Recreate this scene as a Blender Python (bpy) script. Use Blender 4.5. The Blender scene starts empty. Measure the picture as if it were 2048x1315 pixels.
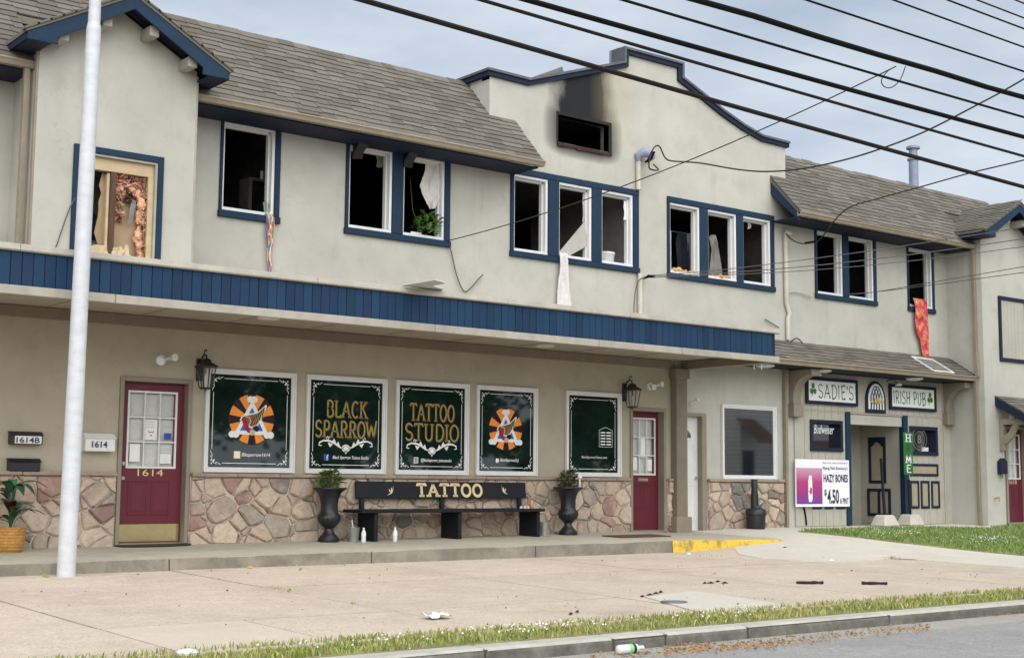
import bpy, bmesh, math, random
from mathutils import Vector, Matrix
from math import radians, sin, cos, pi, sqrt

# ------------------------------------------------------------------ camera, sky, sun, exposure
scene = bpy.context.scene
COL = scene.collection
FPX, YAW, PITCH, ROLL, CD, CH = 2756.95, 0.668834, 0.110356, 0.0084455, 16.8542, 0.8335
_f = Vector((sin(YAW)*cos(PITCH), cos(YAW)*cos(PITCH), sin(PITCH)))
_r0 = Vector((cos(YAW), -sin(YAW), 0)); _u0 = _r0.cross(_f)
CR = cos(ROLL)*_r0 + sin(ROLL)*_u0; CU = -sin(ROLL)*_r0 + cos(ROLL)*_u0; CF = _f
CP = Vector((0, -CD, CH))
cam = bpy.data.cameras.new('camera'); camo = bpy.data.objects.new('camera', cam); COL.objects.link(camo)
cam.sensor_width = 36; cam.lens = FPX/2048*36; cam.clip_start = .1; cam.clip_end = 2000
M4 = Matrix((( CR.x, CU.x, -CF.x, CP.x), (CR.y, CU.y, -CF.y, CP.y), (CR.z, CU.z, -CF.z, CP.z), (0, 0, 0, 1)))
camo.matrix_world = M4
scene.camera = camo
SUN_EL, SUN_AZ = radians(43), radians(200)      # azimuth clockwise from +Y
world = bpy.data.worlds.new('World'); scene.world = world; world.use_nodes = True
wn = world.node_tree; wn.nodes.clear()
def wnode(t, **k):
    n = wn.nodes.new(t)
    for a, b in k.items(): setattr(n, a, b)
    return n
sky = wnode('ShaderNodeTexSky', sky_type='NISHITA'); sky.sun_disc = False
sky.sun_elevation = SUN_EL; sky.sun_rotation = SUN_AZ; sky.dust_density = 2.0; sky.air_density = 1.0
skys = wnode('ShaderNodeVectorMath', operation='SCALE'); skys.inputs['Scale'].default_value = 0.045
wn.links.new(sky.outputs[0], skys.inputs[0])
tc = wnode('ShaderNodeTexCoord'); mp = wnode('ShaderNodeMapping'); mp.inputs['Scale'].default_value = (1.4, 1.4, 4.5)
wn.links.new(tc.outputs['Generated'], mp.inputs[0])
cn = wnode('ShaderNodeTexNoise'); cn.inputs['Scale'].default_value = 3.2; cn.inputs['Detail'].default_value = 6; cn.inputs['Roughness'].default_value = .55
wn.links.new(mp.outputs[0], cn.inputs['Vector'])
cr = wnode('ShaderNodeValToRGB'); wn.links.new(cn.outputs[0], cr.inputs[0])
cr.color_ramp.elements[0].position = .32; cr.color_ramp.elements[0].color = (.150, .176, .212, 1)
cr.color_ramp.elements[1].position = .68; cr.color_ramp.elements[1].color = (.240, .256, .278, 1)
mixc = wnode('ShaderNodeMix', data_type='RGBA'); mixc.inputs[0].default_value = .86   # thick overcast over the blue sky
wn.links.new(skys.outputs[0], mixc.inputs[6]); wn.links.new(cr.outputs[0], mixc.inputs[7])
bg = wnode('ShaderNodeBackground'); bg.inputs[1].default_value = 1.0
wo = wnode('ShaderNodeOutputWorld')
wn.links.new(mixc.outputs[2], bg.inputs[0]); wn.links.new(bg.outputs[0], wo.inputs[0])
sl = bpy.data.lights.new('sun', 'SUN'); sl.energy = 1.5; sl.angle = radians(100); sl.color = (1, .98, .945)
so = bpy.data.objects.new('sun', sl); COL.objects.link(so); so.location = (0, -30, 40)
sd = Vector((sin(SUN_AZ)*cos(SUN_EL), cos(SUN_AZ)*cos(SUN_EL), sin(SUN_EL)))
so.rotation_euler = sd.to_track_quat('Z', 'Y').to_euler()
vs = scene.view_settings; scene.display_settings.display_device = 'sRGB'
vs.view_transform = 'Standard'; vs.look = 'None'; vs.gamma = 1; vs.use_curve_mapping = False; vs.exposure = 1.72

# ------------------------------------------------------------------ pixels to places (photo pixels, 2048 wide)
def ray(u, v): return CR*((u-1024)/FPX) - CU*((v-657.5)/FPX) + CF
def onY(u, v, Y=0.0):
    d = ray(u, v); return CP + d*((Y-CP.y)/d.y)
def onX(u, v, X):
    d = ray(u, v); return CP + d*((X-CP.x)/d.x)
def onZ(u, v, Z):
    d = ray(u, v); return CP + d*((Z-CP.z)/d.z)
def sm(a, b, x):
    t = min(1, max(0, (x-a)/(b-a))); return t*t*(3-2*t)
def G(x, y):                                     # height of the pavement
    return -.144 + .022*y + sm(14.5, 18.5, x)*sm(-5.5, -1.0, y)*.19
def F(x, y):                                     # height of the raised walk by the shop front
    return -.02 + .0055*(min(x, 16)-5.5) + .021*y - .035*sm(15, 17.4, x)
def onS(u, v, fn):
    d = ray(u, v); z = -.2
    for i in range(120):
        p = CP + d*((z-CP.z)/d.z); z = .7*z + .3*fn(p.x, p.y)
    return p
def onG(u, v): return onS(u, v, G)
def onF(u, v): return onS(u, v, F)
def rectY(x0, y0, x1, y1, Y=0.0):                # two opposite pixel corners on a wall -> X0,X1,Z0,Z1
    a, b = onY(x0, y0, Y), onY(x1, y1, Y)
    return min(a.x, b.x), max(a.x, b.x), min(a.z, b.z), max(a.z, b.z)

rnd = random.Random(7)
# ------------------------------------------------------------------ materials
MATS = {}
class NT:
    def __init__(s, name):
        s.m = bpy.data.materials.new(name); s.m.use_nodes = True; s.t = s.m.node_tree
        s.b = s.t.nodes['Principled BSDF']; s.out = s.t.nodes['Material Output']
    def n(s, t, **k):
        x = s.t.nodes.new(t)
        for a, b in k.items(): setattr(x, a, b)
        return x
    def l(s, a, b): s.t.links.new(a, b)
    def math(s, op, a, b=None, c=None, clamp=False):
        x = s.n('ShaderNodeMath', operation=op); x.use_clamp = clamp
        for i, q in enumerate((a, b, c)):
            if q is None: continue
            if isinstance(q, (int, float)): x.inputs[i].default_value = q
            else: s.l(q, x.inputs[i])
        return x.outputs[0]
    def mix(s, fac, a, b, mode='MIX'):
        x = s.n('ShaderNodeMix', data_type='RGBA', blend_type=mode)
        for i, q in ((0, fac), (6, a), (7, b)):
            if isinstance(q, (int, float)): x.inputs[i].default_value = q
            elif isinstance(q, tuple): x.inputs[i].default_value = (*q[:3], 1)
            else: s.l(q, x.inputs[i])
        return x.outputs[2]
    def co(s, scale=(1, 1, 1), kind='Object'):
        t = s.n('ShaderNodeTexCoord'); m = s.n('ShaderNodeMapping'); m.inputs['Scale'].default_value = scale
        s.l(t.outputs[kind], m.inputs[0]); return m.outputs[0]
    def noise(s, vec, scale, detail=4, rough=.55):
        x = s.n('ShaderNodeTexNoise'); x.inputs['Scale'].default_value = scale; x.inputs['Detail'].default_value = detail
        x.inputs['Roughness'].default_value = rough; s.l(vec, x.inputs['Vector']); return x.outputs[0]
    def ramp(s, fac, stops):
        x = s.n('ShaderNodeValToRGB'); s.l(fac, x.inputs[0]); e = x.color_ramp.elements
        while len(e) < len(stops): e.new(.5)
        for q, (p, c) in zip(e, stops): q.position = p; q.color = (*c, 1) if len(c) == 3 else c
        return x.outputs[0]
    def bump(s, h, strength=.3, dist=.01):
        x = s.n('ShaderNodeBump'); x.inputs['Strength'].default_value = strength; x.inputs['Distance'].default_value = dist
        s.l(h, x.inputs['Height']); s.l(x.outputs[0], s.b.inputs['Normal'])
    def col(s, c):
        if isinstance(c, tuple): s.b.inputs['Base Color'].default_value = (*c[:3], 1)
        else: s.l(c, s.b.inputs['Base Color'])
    def rough(s, r): s.b.inputs['Roughness'].default_value = r
    def done(s, name): MATS[name] = s.m; return s.m
def V(c, k): return tuple(min(1, x*k) for x in c)
def pm(name, c, rough=.6, var=.12, scale=4, bump=0, bscale=60, metal=0, dirt=0, stretch=(1, 1, 1), dist=.004, spec=None):
    t = NT(name); v = t.co(stretch)
    n = t.noise(v, scale, 5)
    colr = t.ramp(n, [(.25, V(c, 1-var)), (.75, V(c, 1+var))])
    if dirt:
        d = t.ramp(t.noise(v, scale*2.7, 6, .7), [(.45, (0, 0, 0)), (.75, (1, 1, 1))])
        colr = t.mix(t.math('MULTIPLY', d, dirt), colr, V(c, .45))
    t.col(colr); t.rough(rough); t.b.inputs['Metallic'].default_value = metal
    if spec is not None: t.b.inputs['Specular IOR Level'].default_value = spec
    if bump: t.bump(t.noise(v, bscale, 3), bump, dist)
    return t.done(name)
def rndval(t):
    o = t.n('ShaderNodeObjectInfo'); g = t.n('ShaderNodeNewGeometry')
    return t.math('FRACT', t.math('ADD', o.outputs['Random'], g.outputs['Random Per Island']))

WALLC = (.425, .418, .368)
def stucco(name, c, soot=False, drip=.55):
    t = NT(name); v = t.co()
    base = t.ramp(t.noise(v, .9, 5), [(.3, V(c, .90)), (.7, V(c, 1.08))])
    sep = t.n('ShaderNodeSeparateXYZ'); s_ = t.n('ShaderNodeTexCoord'); t.l(s_.outputs['Object'], sep.inputs[0])
    # weather streaks running down
    st = t.ramp(t.noise(t.co((2.0, 2.0, .16)), 1.7, 6, .65), [(.56, (0, 0, 0)), (.78, (1, 1, 1))])
    base = t.mix(t.math('MULTIPLY', st, drip*.75), base, V(c, .58))
    bl = t.ramp(t.noise(v, 2.6, 6, .65), [(.5, (0, 0, 0)), (.8, (1, 1, 1))])
    base = t.mix(t.math('MULTIPLY', bl, .6), base, (c[0]*.70, c[1]*.71, c[2]*.68))
    lt = t.ramp(t.noise(v, 1.4, 6, .6), [(.48, (0, 0, 0)), (.75, (1, 1, 1))]); base = t.mix(t.math('MULTIPLY', lt, .4), base, V(c, 1.18))
    ck = t.n('ShaderNodeTexVoronoi', feature='DISTANCE_TO_EDGE'); ck.inputs['Scale'].default_value = .55
    wv = t.n('ShaderNodeVectorMath', operation='ADD'); nv_ = t.n('ShaderNodeTexNoise'); nv_.inputs['Scale'].default_value = 3; t.l(v, nv_.inputs['Vector']); t.l(v, wv.inputs[0]); t.l(nv_.outputs['Color'], wv.inputs[1]); t.l(wv.outputs[0], ck.inputs['Vector'])
    cm = t.math('MULTIPLY', t.math('LESS_THAN', ck.outputs['Distance'], .0035), t.ramp(t.noise(v, .7, 2), [(.5, (0, 0, 0)), (.6, (1, 1, 1))]))
    base = t.mix(t.math('MULTIPLY', cm, .16), base, V(c, .45))
    if soot:
        X, Z = sep.outputs[0], sep.outputs[2]
        wob = t.math('MULTIPLY', t.math('SUBTRACT', t.noise(v, 2.2, 4), .5), .5)
        wob = t.math('MULTIPLY', t.math('SUBTRACT', t.noise(v, 2.6, 4), .5), .30)
        dx = t.math('ADD', t.math('SUBTRACT', X, 14.80), wob)
        up = t.math('SUBTRACT', Z, 6.80)
        core = t.math('MULTIPLY_ADD', up, -.15, .42)
        side = t.math('SUBTRACT', 1.0, t.math('DIVIDE', t.math('SUBTRACT', t.math('ABSOLUTE', dx), core), .42), clamp=True)
        vert = t.math('MULTIPLY', t.math('MULTIPLY_ADD', up, 5.0, 1.5, clamp=True), t.math('SUBTRACT', 1.75, t.math('MULTIPLY', up, .75), clamp=True))
        rag = t.math('MULTIPLY_ADD', t.noise(t.co((4, 4, .7)), 2.5, 6, .7), 1.1, .62)
        m = t.math('MULTIPLY', t.math('MULTIPLY', side, vert), rag, clamp=True)
        rx = t.math('DIVIDE', t.math('SUBTRACT', X, 14.80), .84); rz = t.math('DIVIDE', t.math('SUBTRACT', Z, 6.60), .46)
        rr = t.math('ADD', t.math('POWER', t.math('ABSOLUTE', rx), 4.0), t.math('POWER', t.math('ABSOLUTE', rz), 4.0))
        m2 = t.math('SUBTRACT', 1.25, t.math('ADD', rr, wob), clamp=True)
        m = t.math('MAXIMUM', m, t.math('MULTIPLY', m2, .8))
        base = t.mix(t.math('MULTIPLY', m, .97), base, (.005, .006, .010))
        yx = t.math('SUBTRACT', 1.0, t.math('MULTIPLY', t.math('ABSOLUTE', t.math('SUBTRACT', X, 15.55)), 1.6), clamp=True)
        yz = t.math('MULTIPLY_ADD', Z, 1.2, -7.6, clamp=True)
        base = t.mix(t.math('MULTIPLY', t.math('MULTIPLY', yx, yz), .35), base, (.36, .31, .15))
    t.col(base); t.rough(.92); t.b.inputs['Specular IOR Level'].default_value = .2
    h = t.math('ADD', t.noise(v, 55, 3), t.math('MULTIPLY', t.noise(v, 9, 4), .6)); t.bump(h, .35, .006)
    return t.done(name)
stucco('stucco', WALLC, True)
stucco('stucco_plain', WALLC)
stucco('stucco_tan', (.375, .34, .262), drip=.1)
pm('blue', (.007, .026, .056), .7, .2, 3, .15, 30, dirt=.25, spec=.3)
pm('navy', (.008, .014, .036), .7, .2, 3, dirt=.2, spec=.3)
pm('board_blue', (.005, .029, .074), .7, .25, 2.5, .2, 40, dirt=.35, spec=.3)
pm('cream', (.35, .325, .275), .65, .14, 3, .1, 30, dirt=.35)
pm('gutter_tan', (.25, .21, .15), .45, .12, 3, dirt=.25)
pm('brown_trim', (.20, .165, .12), .6, .12, 4, dirt=.15)
pm('frame_tan', (.23, .20, .15), .55, .10, 4, dirt=.15)
pm('soffit', (.40, .36, .29), .8, .12, 2, .1, 40, dirt=.2)
pm('white', (.66, .665, .66), .45, .05, 4, dirt=.10)
pm('white_dirty', (.62, .62, .60), .6, .12, 6, .2, 40, dirt=.35)
pm('polewhite', (.52, .535, .565), .5, .10, 3, .35, 26, dirt=.28, stretch=(1, 1, 2.5), dist=.006)
pm('red', (.112, .009, .022), .42, .10, 3, .06, 50, dirt=.12)
pm('brass', (.80, .68, .36), .18, .1, 6, .25, 9, metal=1)
pm('steel', (.45, .46, .47), .4, .15, 5, .1, 30, metal=.9)
pm('black', (.014, .014, .017), .5, .2, 4, .1, 40)
pm('black_metal', (.009, .010, .014), .42, .3, 6, .25, 50)
pm('bench_black', (.006, .008, .012), .6, .4, 3, .3, 30, dirt=.3, stretch=(1, 6, 6), spec=.3)
pm('rubber', (.018, .016, .016), .85, .2, 8, .4, 90)
pm('goldletter', (.66, .52, .29), .6, .12, 6)
pm('gold', (.33, .24, .065), .45, .15, 5, metal=0)
pm('golddark', (.10, .06, .012), .5, .1, 5)
pm('film', (.006, .015, .013), .03, .5, 1.6)
MATS['film'].node_tree.nodes['Principled BSDF'].inputs['IOR'].default_value = 2.0
pm('film_edge', (.004, .004, .014), .08, .1, 3)
pm('decal_white', (.74, .75, .74), .4, .04, 6)
pm('decal_orange', (.78, .26, .035), .35, .1, 6)
pm('decal_maroon', (.022, .006, .016), .25, .1, 6)
pm('decal_blue', (.02, .11, .42), .35, .3, 8)
pm('decal_red', (.30, .012, .018), .35, .3, 8)
pm('decal_brown', (.18, .075, .035), .4, .3, 20)
pm('decal_tan', (.55, .40, .18), .4, .2, 8)
pm('decal_fb', (.02, .07, .30), .4, .05, 3)
pm('decal_cream', (.80, .74, .48), .4, .05, 3)
pm('glass_dark', (.010, .012, .014), .03, .2, 2)
MATS['glass_dark'].node_tree.nodes['Principled BSDF'].inputs['IOR'].default_value = 3.4
pm('char', (.012, .011, .011), .95, .5, 3, .5, 12, dist=.03)
pm('char_grey', (.09, .085, .08), .95, .5, 2.0, .3, 10, dirt=.6)
pm('room_grey', (.42, .395, .36), .9, .25, 1.6, dirt=.45)
pm('brown_wood', (.085, .040, .022), .8, .3, 4, .4, 20, stretch=(6, 6, 1))
pm('ply', (.36, .26, .155), .85, .12, 3, .15, 30)
pm('lumber', (.48, .37, .23), .8, .15, 3, .2, 30, stretch=(1, 4, 4))
pm('insul_pink', (.62, .33, .21), .95, .3, 9, .9, 22, dist=.03)
pm('insul_yellow', (.55, .36, .14), .95, .3, 9, .9, 25, dist=.03)
pm('cloth_white', (.62, .60, .57), .95, .12, 5, dirt=.3)
pm('cloth_grey', (.20, .19, .18), .95, .3, 5, dirt=.4)
pm('cloth_navy', (.012, .016, .032), .95, .4, 5)
pm('drywall', (.40, .385, .35), .9, .12, 3, dirt=.3)
pm('mortar', (.52, .46, .375), .95, .12, 8, .5, 60)
pm('capstone', (.32, .245, .185), .9, .25, 6, .5, 24, dirt=.3, dist=.012)
pm('copper', (.50, .22, .13), .4, .2, 6)
pm('galv', (.42, .44, .44), .45, .2, 6, metal=.7, dirt=.3)
pm('conduit', (.50, .475, .40), .6, .12, 4, dirt=.3)
pm('concrete', (.47, .445, .385), .9, .12, 1.5, .3, 60, dirt=.25)
pm('concrete_side', (.215, .195, .155), .95, .35, 2.2, .4, 40, dirt=.7)
pm('kerb_top', (.40, .385, .335), .95, .15, 3, .4, 60, dirt=.4)
pm('joint', (.055, .047, .035), .95, .3, 6)
pm('soil', (.05, .035, .022), .95, .4, 8, .6, 30)
pm('wicker', (.42, .22, .055), .7, .3, 30, .9, 60, dist=.008)
pm('bin_plastic', (.012, .015, .018), .45, .3, 5)
pm('plastic', (.62, .66, .68), .25, .08, 5)
pm('label_green', (.24, .50, .16), .5, .1, 5)
pm('sign_green', (.006, .115, .02), .45, .15, 4)
pm('sign_white', (.76, .80, .76), .45, .05, 2)
pm('text_green', (.03, .05, .04), .5, .05, 2)
pm('leaf_green', (.045, .14, .03), .5, .3, 8)
pm('shamrock', (.02, .16, .02), .5, .5, 14)
pm('banner_white', (.80, .80, .84), .4, .03, 2)
pm('banner_text', (.03, .025, .06), .4, .05, 2)
pm('pubwall', (.385, .372, .312), .75, .10, 2, .12, 40, dirt=.15)
pm('panel_tan', (.31, .265, .19), .7, .08, 3)
pm('lead_glass', (.70, .74, .76), .3, .12, 12)
pm('cable', (.004, .004, .004), .8, .3, 3, spec=.15)
pm('cable_brown', (.010, .006, .006), .7, .3, 3, spec=.25)
pm('wire', (.085, .080, .075), .6, .2, 3)
pm('wire_dark', (.020, .019, .018), .6, .2, 3)
pm('paper', (.72, .72, .70), .8, .1, 10)
pm('char_wood', (.030, .012, .008), .9, .4, 8, .5, 30)
pm('ridge_cap', (.17, .155, .13), .95, .25, 6, .4, 60)
pm('siding_grey', (.78, .78, .74), .7, .1, 2)
pm('roof_red', (.13, .075, .05), .9, .3, 3)
pm('bark', (.07, .05, .035), .95, .3, 5, .5, 20)
pm('litter_brown', (.30, .17, .075), .95, .4, 3)
pm('manhole', (.22, .235, .27), .5, .3, 8, .3, 40, metal=.5)
pm('cap_grey', (.085, .09, .11), .6, .2, 4, dirt=.3)
pm('screen', (.16, .155, .14), .8, .1, 40)
pm('vent_grey', (.22, .25, .33), .5, .15, 4, dirt=.3)
pm('far_ground', (.16, .15, .12), .95, .3, .4)
pm('blind', (.80, .81, .78), .7, .05, 4)
t = NT('board_blue'); v = t.co((1, 1, 1)); rv = rndval(t)
c1 = t.ramp(rv, [(0, (.0035, .023, .060)), (.5, (.005, .029, .074)), (1, (.008, .036, .084))])
c1 = t.mix(t.math('MULTIPLY', t.ramp(t.noise(v, 9, 6, .7), [(.5, (0, 0, 0)), (.72, (1, 1, 1))]), .35), c1, (.02, .045, .08))
t.col(c1); t.rough(.7); t.b.inputs['Specular IOR Level'].default_value = .3; t.bump(t.noise(v, 30, 3), .2, .004); t.done('board_blue')
# stones: colour per stone plus mottling
t = NT('stone'); v = t.co(); rv = rndval(t)
c1 = t.ramp(rv, [(0, (.44, .33, .255)), (.13, (.54, .43, .33)), (.26, (.36, .285, .225)), (.38, (.48, .39, .30)), (.5, (.46, .33, .265)), (.6, (.21, .20, .175)), (.7, (.58, .47, .36)), (.8, (.40, .305, .24)), (.88, (.29, .155, .13)), (.95, (.165, .17, .155))])
c2 = t.mix(t.math('MULTIPLY', t.ramp(t.noise(v, 11, 6, .75), [(.42, (0, 0, 0)), (.68, (1, 1, 1))]), .5), c1, (.20, .16, .13))
c2 = t.mix(t.math('MULTIPLY', t.ramp(t.noise(v, 5, 5, .7), [(.48, (0, 0, 0)), (.66, (1, 1, 1))]), .4), c2, (.60, .49, .38))
t.col(c2); t.rough(.9); t.bump(t.math('ADD', t.noise(v, 26, 5, .65), t.math('MULTIPLY', t.noise(v, 8, 3), 1.5)), .9, .016); t.done('stone')
# shingles
t = NT('shingle'); v = t.co(); rv = rndval(t)
c1 = t.ramp(rv, [(0, (.105, .097, .082)), (.5, (.143, .132, .111)), (1, (.182, .168, .142))])
c1 = t.mix(t.math('MULTIPLY', t.noise(v, 120, 2), .5), c1, (.12, .11, .09))
t.col(c1); t.rough(.97); t.b.inputs['Specular IOR Level'].default_value = .15; t.bump(t.noise(v, 150, 2), .5, .004); t.done('shingle')
# pavement of pinkish exposed aggregate
def aggregate(name, a, b, d, sp=70, dirt=.4):
    t = NT(name); v = t.co(kind='Object')
    o = t.n('ShaderNodeObjectInfo')
    vo = t.n('ShaderNodeTexVoronoi'); vo.inputs['Scale'].default_value = sp; t.l(v, vo.inputs['Vector'])
    c = t.mix(t.ramp(vo.outputs['Color'], [(.2, (0, 0, 0)), (.8, (1, 1, 1))]), a, b)
    c = t.mix(t.ramp(t.noise(v, 22, 5, .7), [(.5, (0, 0, 0)), (.8, (.55, .55, .55))]), c, d)
    c = t.mix(t.math('MULTIPLY', t.ramp(t.noise(v, .8, 6, .65), [(.42, (0, 0, 0)), (.72, (1, 1, 1))]), dirt), c, V(d, 1.0))
    c = t.mix(t.math('MULTIPLY', t.ramp(t.noise(v, 3.5, 6, .75), [(.5, (0, 0, 0)), (.7, (1, 1, 1))]), .35), c, V(a, 1.25))
    c = t.mix(t.math('MULTIPLY', o.outputs['Random'], .22), c, V(a, .74))
    # stray dark spots
    sp_ = t.ramp(t.noise(v, 6.5, 3, .8), [(.70, (0, 0, 0)), (.76, (1, 1, 1))]); c = t.mix(t.math('MULTIPLY', sp_, .25), c, V(d, .6))
    oil = t.ramp(t.noise(v, .45, 5, .6), [(.60, (0, 0, 0)), (.70, (1, 1, 1))]); c = t.mix(t.math('MULTIPLY', oil, .30), c, V(d, .85))
    t.col(c); t.rough(.95); t.b.inputs['Specular IOR Level'].default_value = .2
    t.bump(t.math('ADD', vo.outputs['Distance'], t.noise(v, 40, 3)), .5, .006); return t.done(name)
aggregate('pavement', (.56, .475, .385), (.44, .365, .285), (.30, .24, .18), 60, .45)
aggregate('pavement_smooth', (.55, .475, .385), (.51, .435, .35), (.36, .295, .225), 120, .3)
aggregate('apron', (.56, .53, .455), (.51, .48, .41), (.33, .30, .24), 110, .25)
aggregate('porchtop', (.47, .435, .355), (.43, .395, .32), (.27, .24, .18), 110, .45)
aggregate('asphalt', (.335, .328, .315), (.235, .23, .222), (.14, .137, .132), 80, .35)
aggregate('gutterpan', (.36, .345, .31), (.31, .295, .26), (.18, .165, .14), 90, .5)
# worn yellow paint on the ramp kerb
t = NT('yellow_paint'); v = t.co()
w = t.ramp(t.noise(v, 7, 6, .7), [(.50, (0, 0, 0)), (.62, (1, 1, 1))])
t.col(t.mix(t.math('MULTIPLY', w, .75), t.ramp(t.noise(v, 3, 4), [(.3, (.60, .41, .035)), (.7, (.72, .50, .06))]), (.20, .155, .08))); t.rough(.8); t.bump(t.noise(v, 40, 4), .4, .006); t.done('yellow_paint')
# kerb face, stained grey concrete
t = NT('kerb_face'); v = t.co((1, 1, 1))
c = t.ramp(t.noise(v, 5, 6, .7), [(.3, (.065, .064, .056)), (.55, (.135, .13, .113)), (.8, (.23, .22, .19))])
t.col(c); t.rough(.95); t.bump(t.noise(v, 30, 4), .5, .01); t.done('kerb_face')
# tie-dye
t = NT('tie_dye'); v = t.co((1, 1, 1))
t.col(t.ramp(t.noise(v, 8, 3, .6), [(.30, (.16, .01, .03)), (.38, (.45, .02, .05)), (.44, (.55, .06, .05)), (.49, (.50, .05, .14)), (.54, (.60, .28, .03)), (.58, (.50, .04, .16)), (.64, (.60, .48, .06)), (.72, (.20, .45, .05))])); t.rough(.9); t.done('tie_dye')
# grass
def grassmat(name, a, b, dry):
    t = NT(name); v = t.co(); g = t.n('ShaderNodeNewGeometry')
    c = t.ramp(g.outputs['Random Per Island'], [(0, a), (.6, b), (.82, b), (.9, dry)])
    c = t.mix(t.ramp(t.noise(v, 1.7, 4), [(.45, (0, 0, 0)), (.7, (.7, .7, .7))]), c, dry)
    t.col(c); t.rough(.6); t.b.inputs['Subsurface Weight'].default_value = 0
    return t.done(name)
grassmat('grass', (.14, .20, .035), (.25, .29, .07), (.42, .36, .15))
grassmat('lawn', (.085, .17, .03), (.17, .27, .06), (.27, .32, .10))
pm('turf', (.22, .205, .10), .95, .4, 5, .5, 30)
def leafmat(name, a, b):
    t = NT(name); g = t.n('ShaderNodeNewGeometry')
    t.col(t.ramp(g.outputs['Random Per Island'], [(0, a), (1, b)])); t.rough(.45); return t.done(name)
leafmat('foliage', (.03, .09, .015), (.17, .30, .06)); leafmat('foliage_dull', (.05, .075, .02), (.15, .16, .05))
leafmat('tree_leaf', (.02, .055, .012), (.08, .15, .03))
# clear pane: see-through with a mirror share by Fresnel
t = NT('pane'); tr = t.n('ShaderNodeBsdfTransparent'); gl = t.n('ShaderNodeBsdfGlossy'); gl.inputs['Roughness'].default_value = .03
fr = t.n('ShaderNodeFresnel'); gg = t.n('ShaderNodeNewGeometry'); t.l(t.math('MULTIPLY_ADD', gg.outputs['Backfacing'], 1/1.5-1.5, 1.5), fr.inputs[0]); mx = t.n('ShaderNodeMixShader'); t.l(fr.outputs[0], mx.inputs[0]); t.l(tr.outputs[0], mx.inputs[1]); t.l(gl.outputs[0], mx.inputs[2]); t.l(mx.outputs[0], t.out.inputs[0]); t.done('pane')
# pink poster print: sunset fade is the printed picture
t = NT('banner_pink'); sp = t.n('ShaderNodeSeparateXYZ'); q = t.n('ShaderNodeTexCoord'); t.l(q.outputs['Generated'], sp.inputs[0])
t.col(t.ramp(sp.outputs[2], [(0, (.15, .05, .30)), (.3, (.30, .035, .20)), (.62, (.42, .045, .19)), (1, (.55, .30, .42))])); t.rough(.4); t.done('banner_pink')
M = MATS

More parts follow.
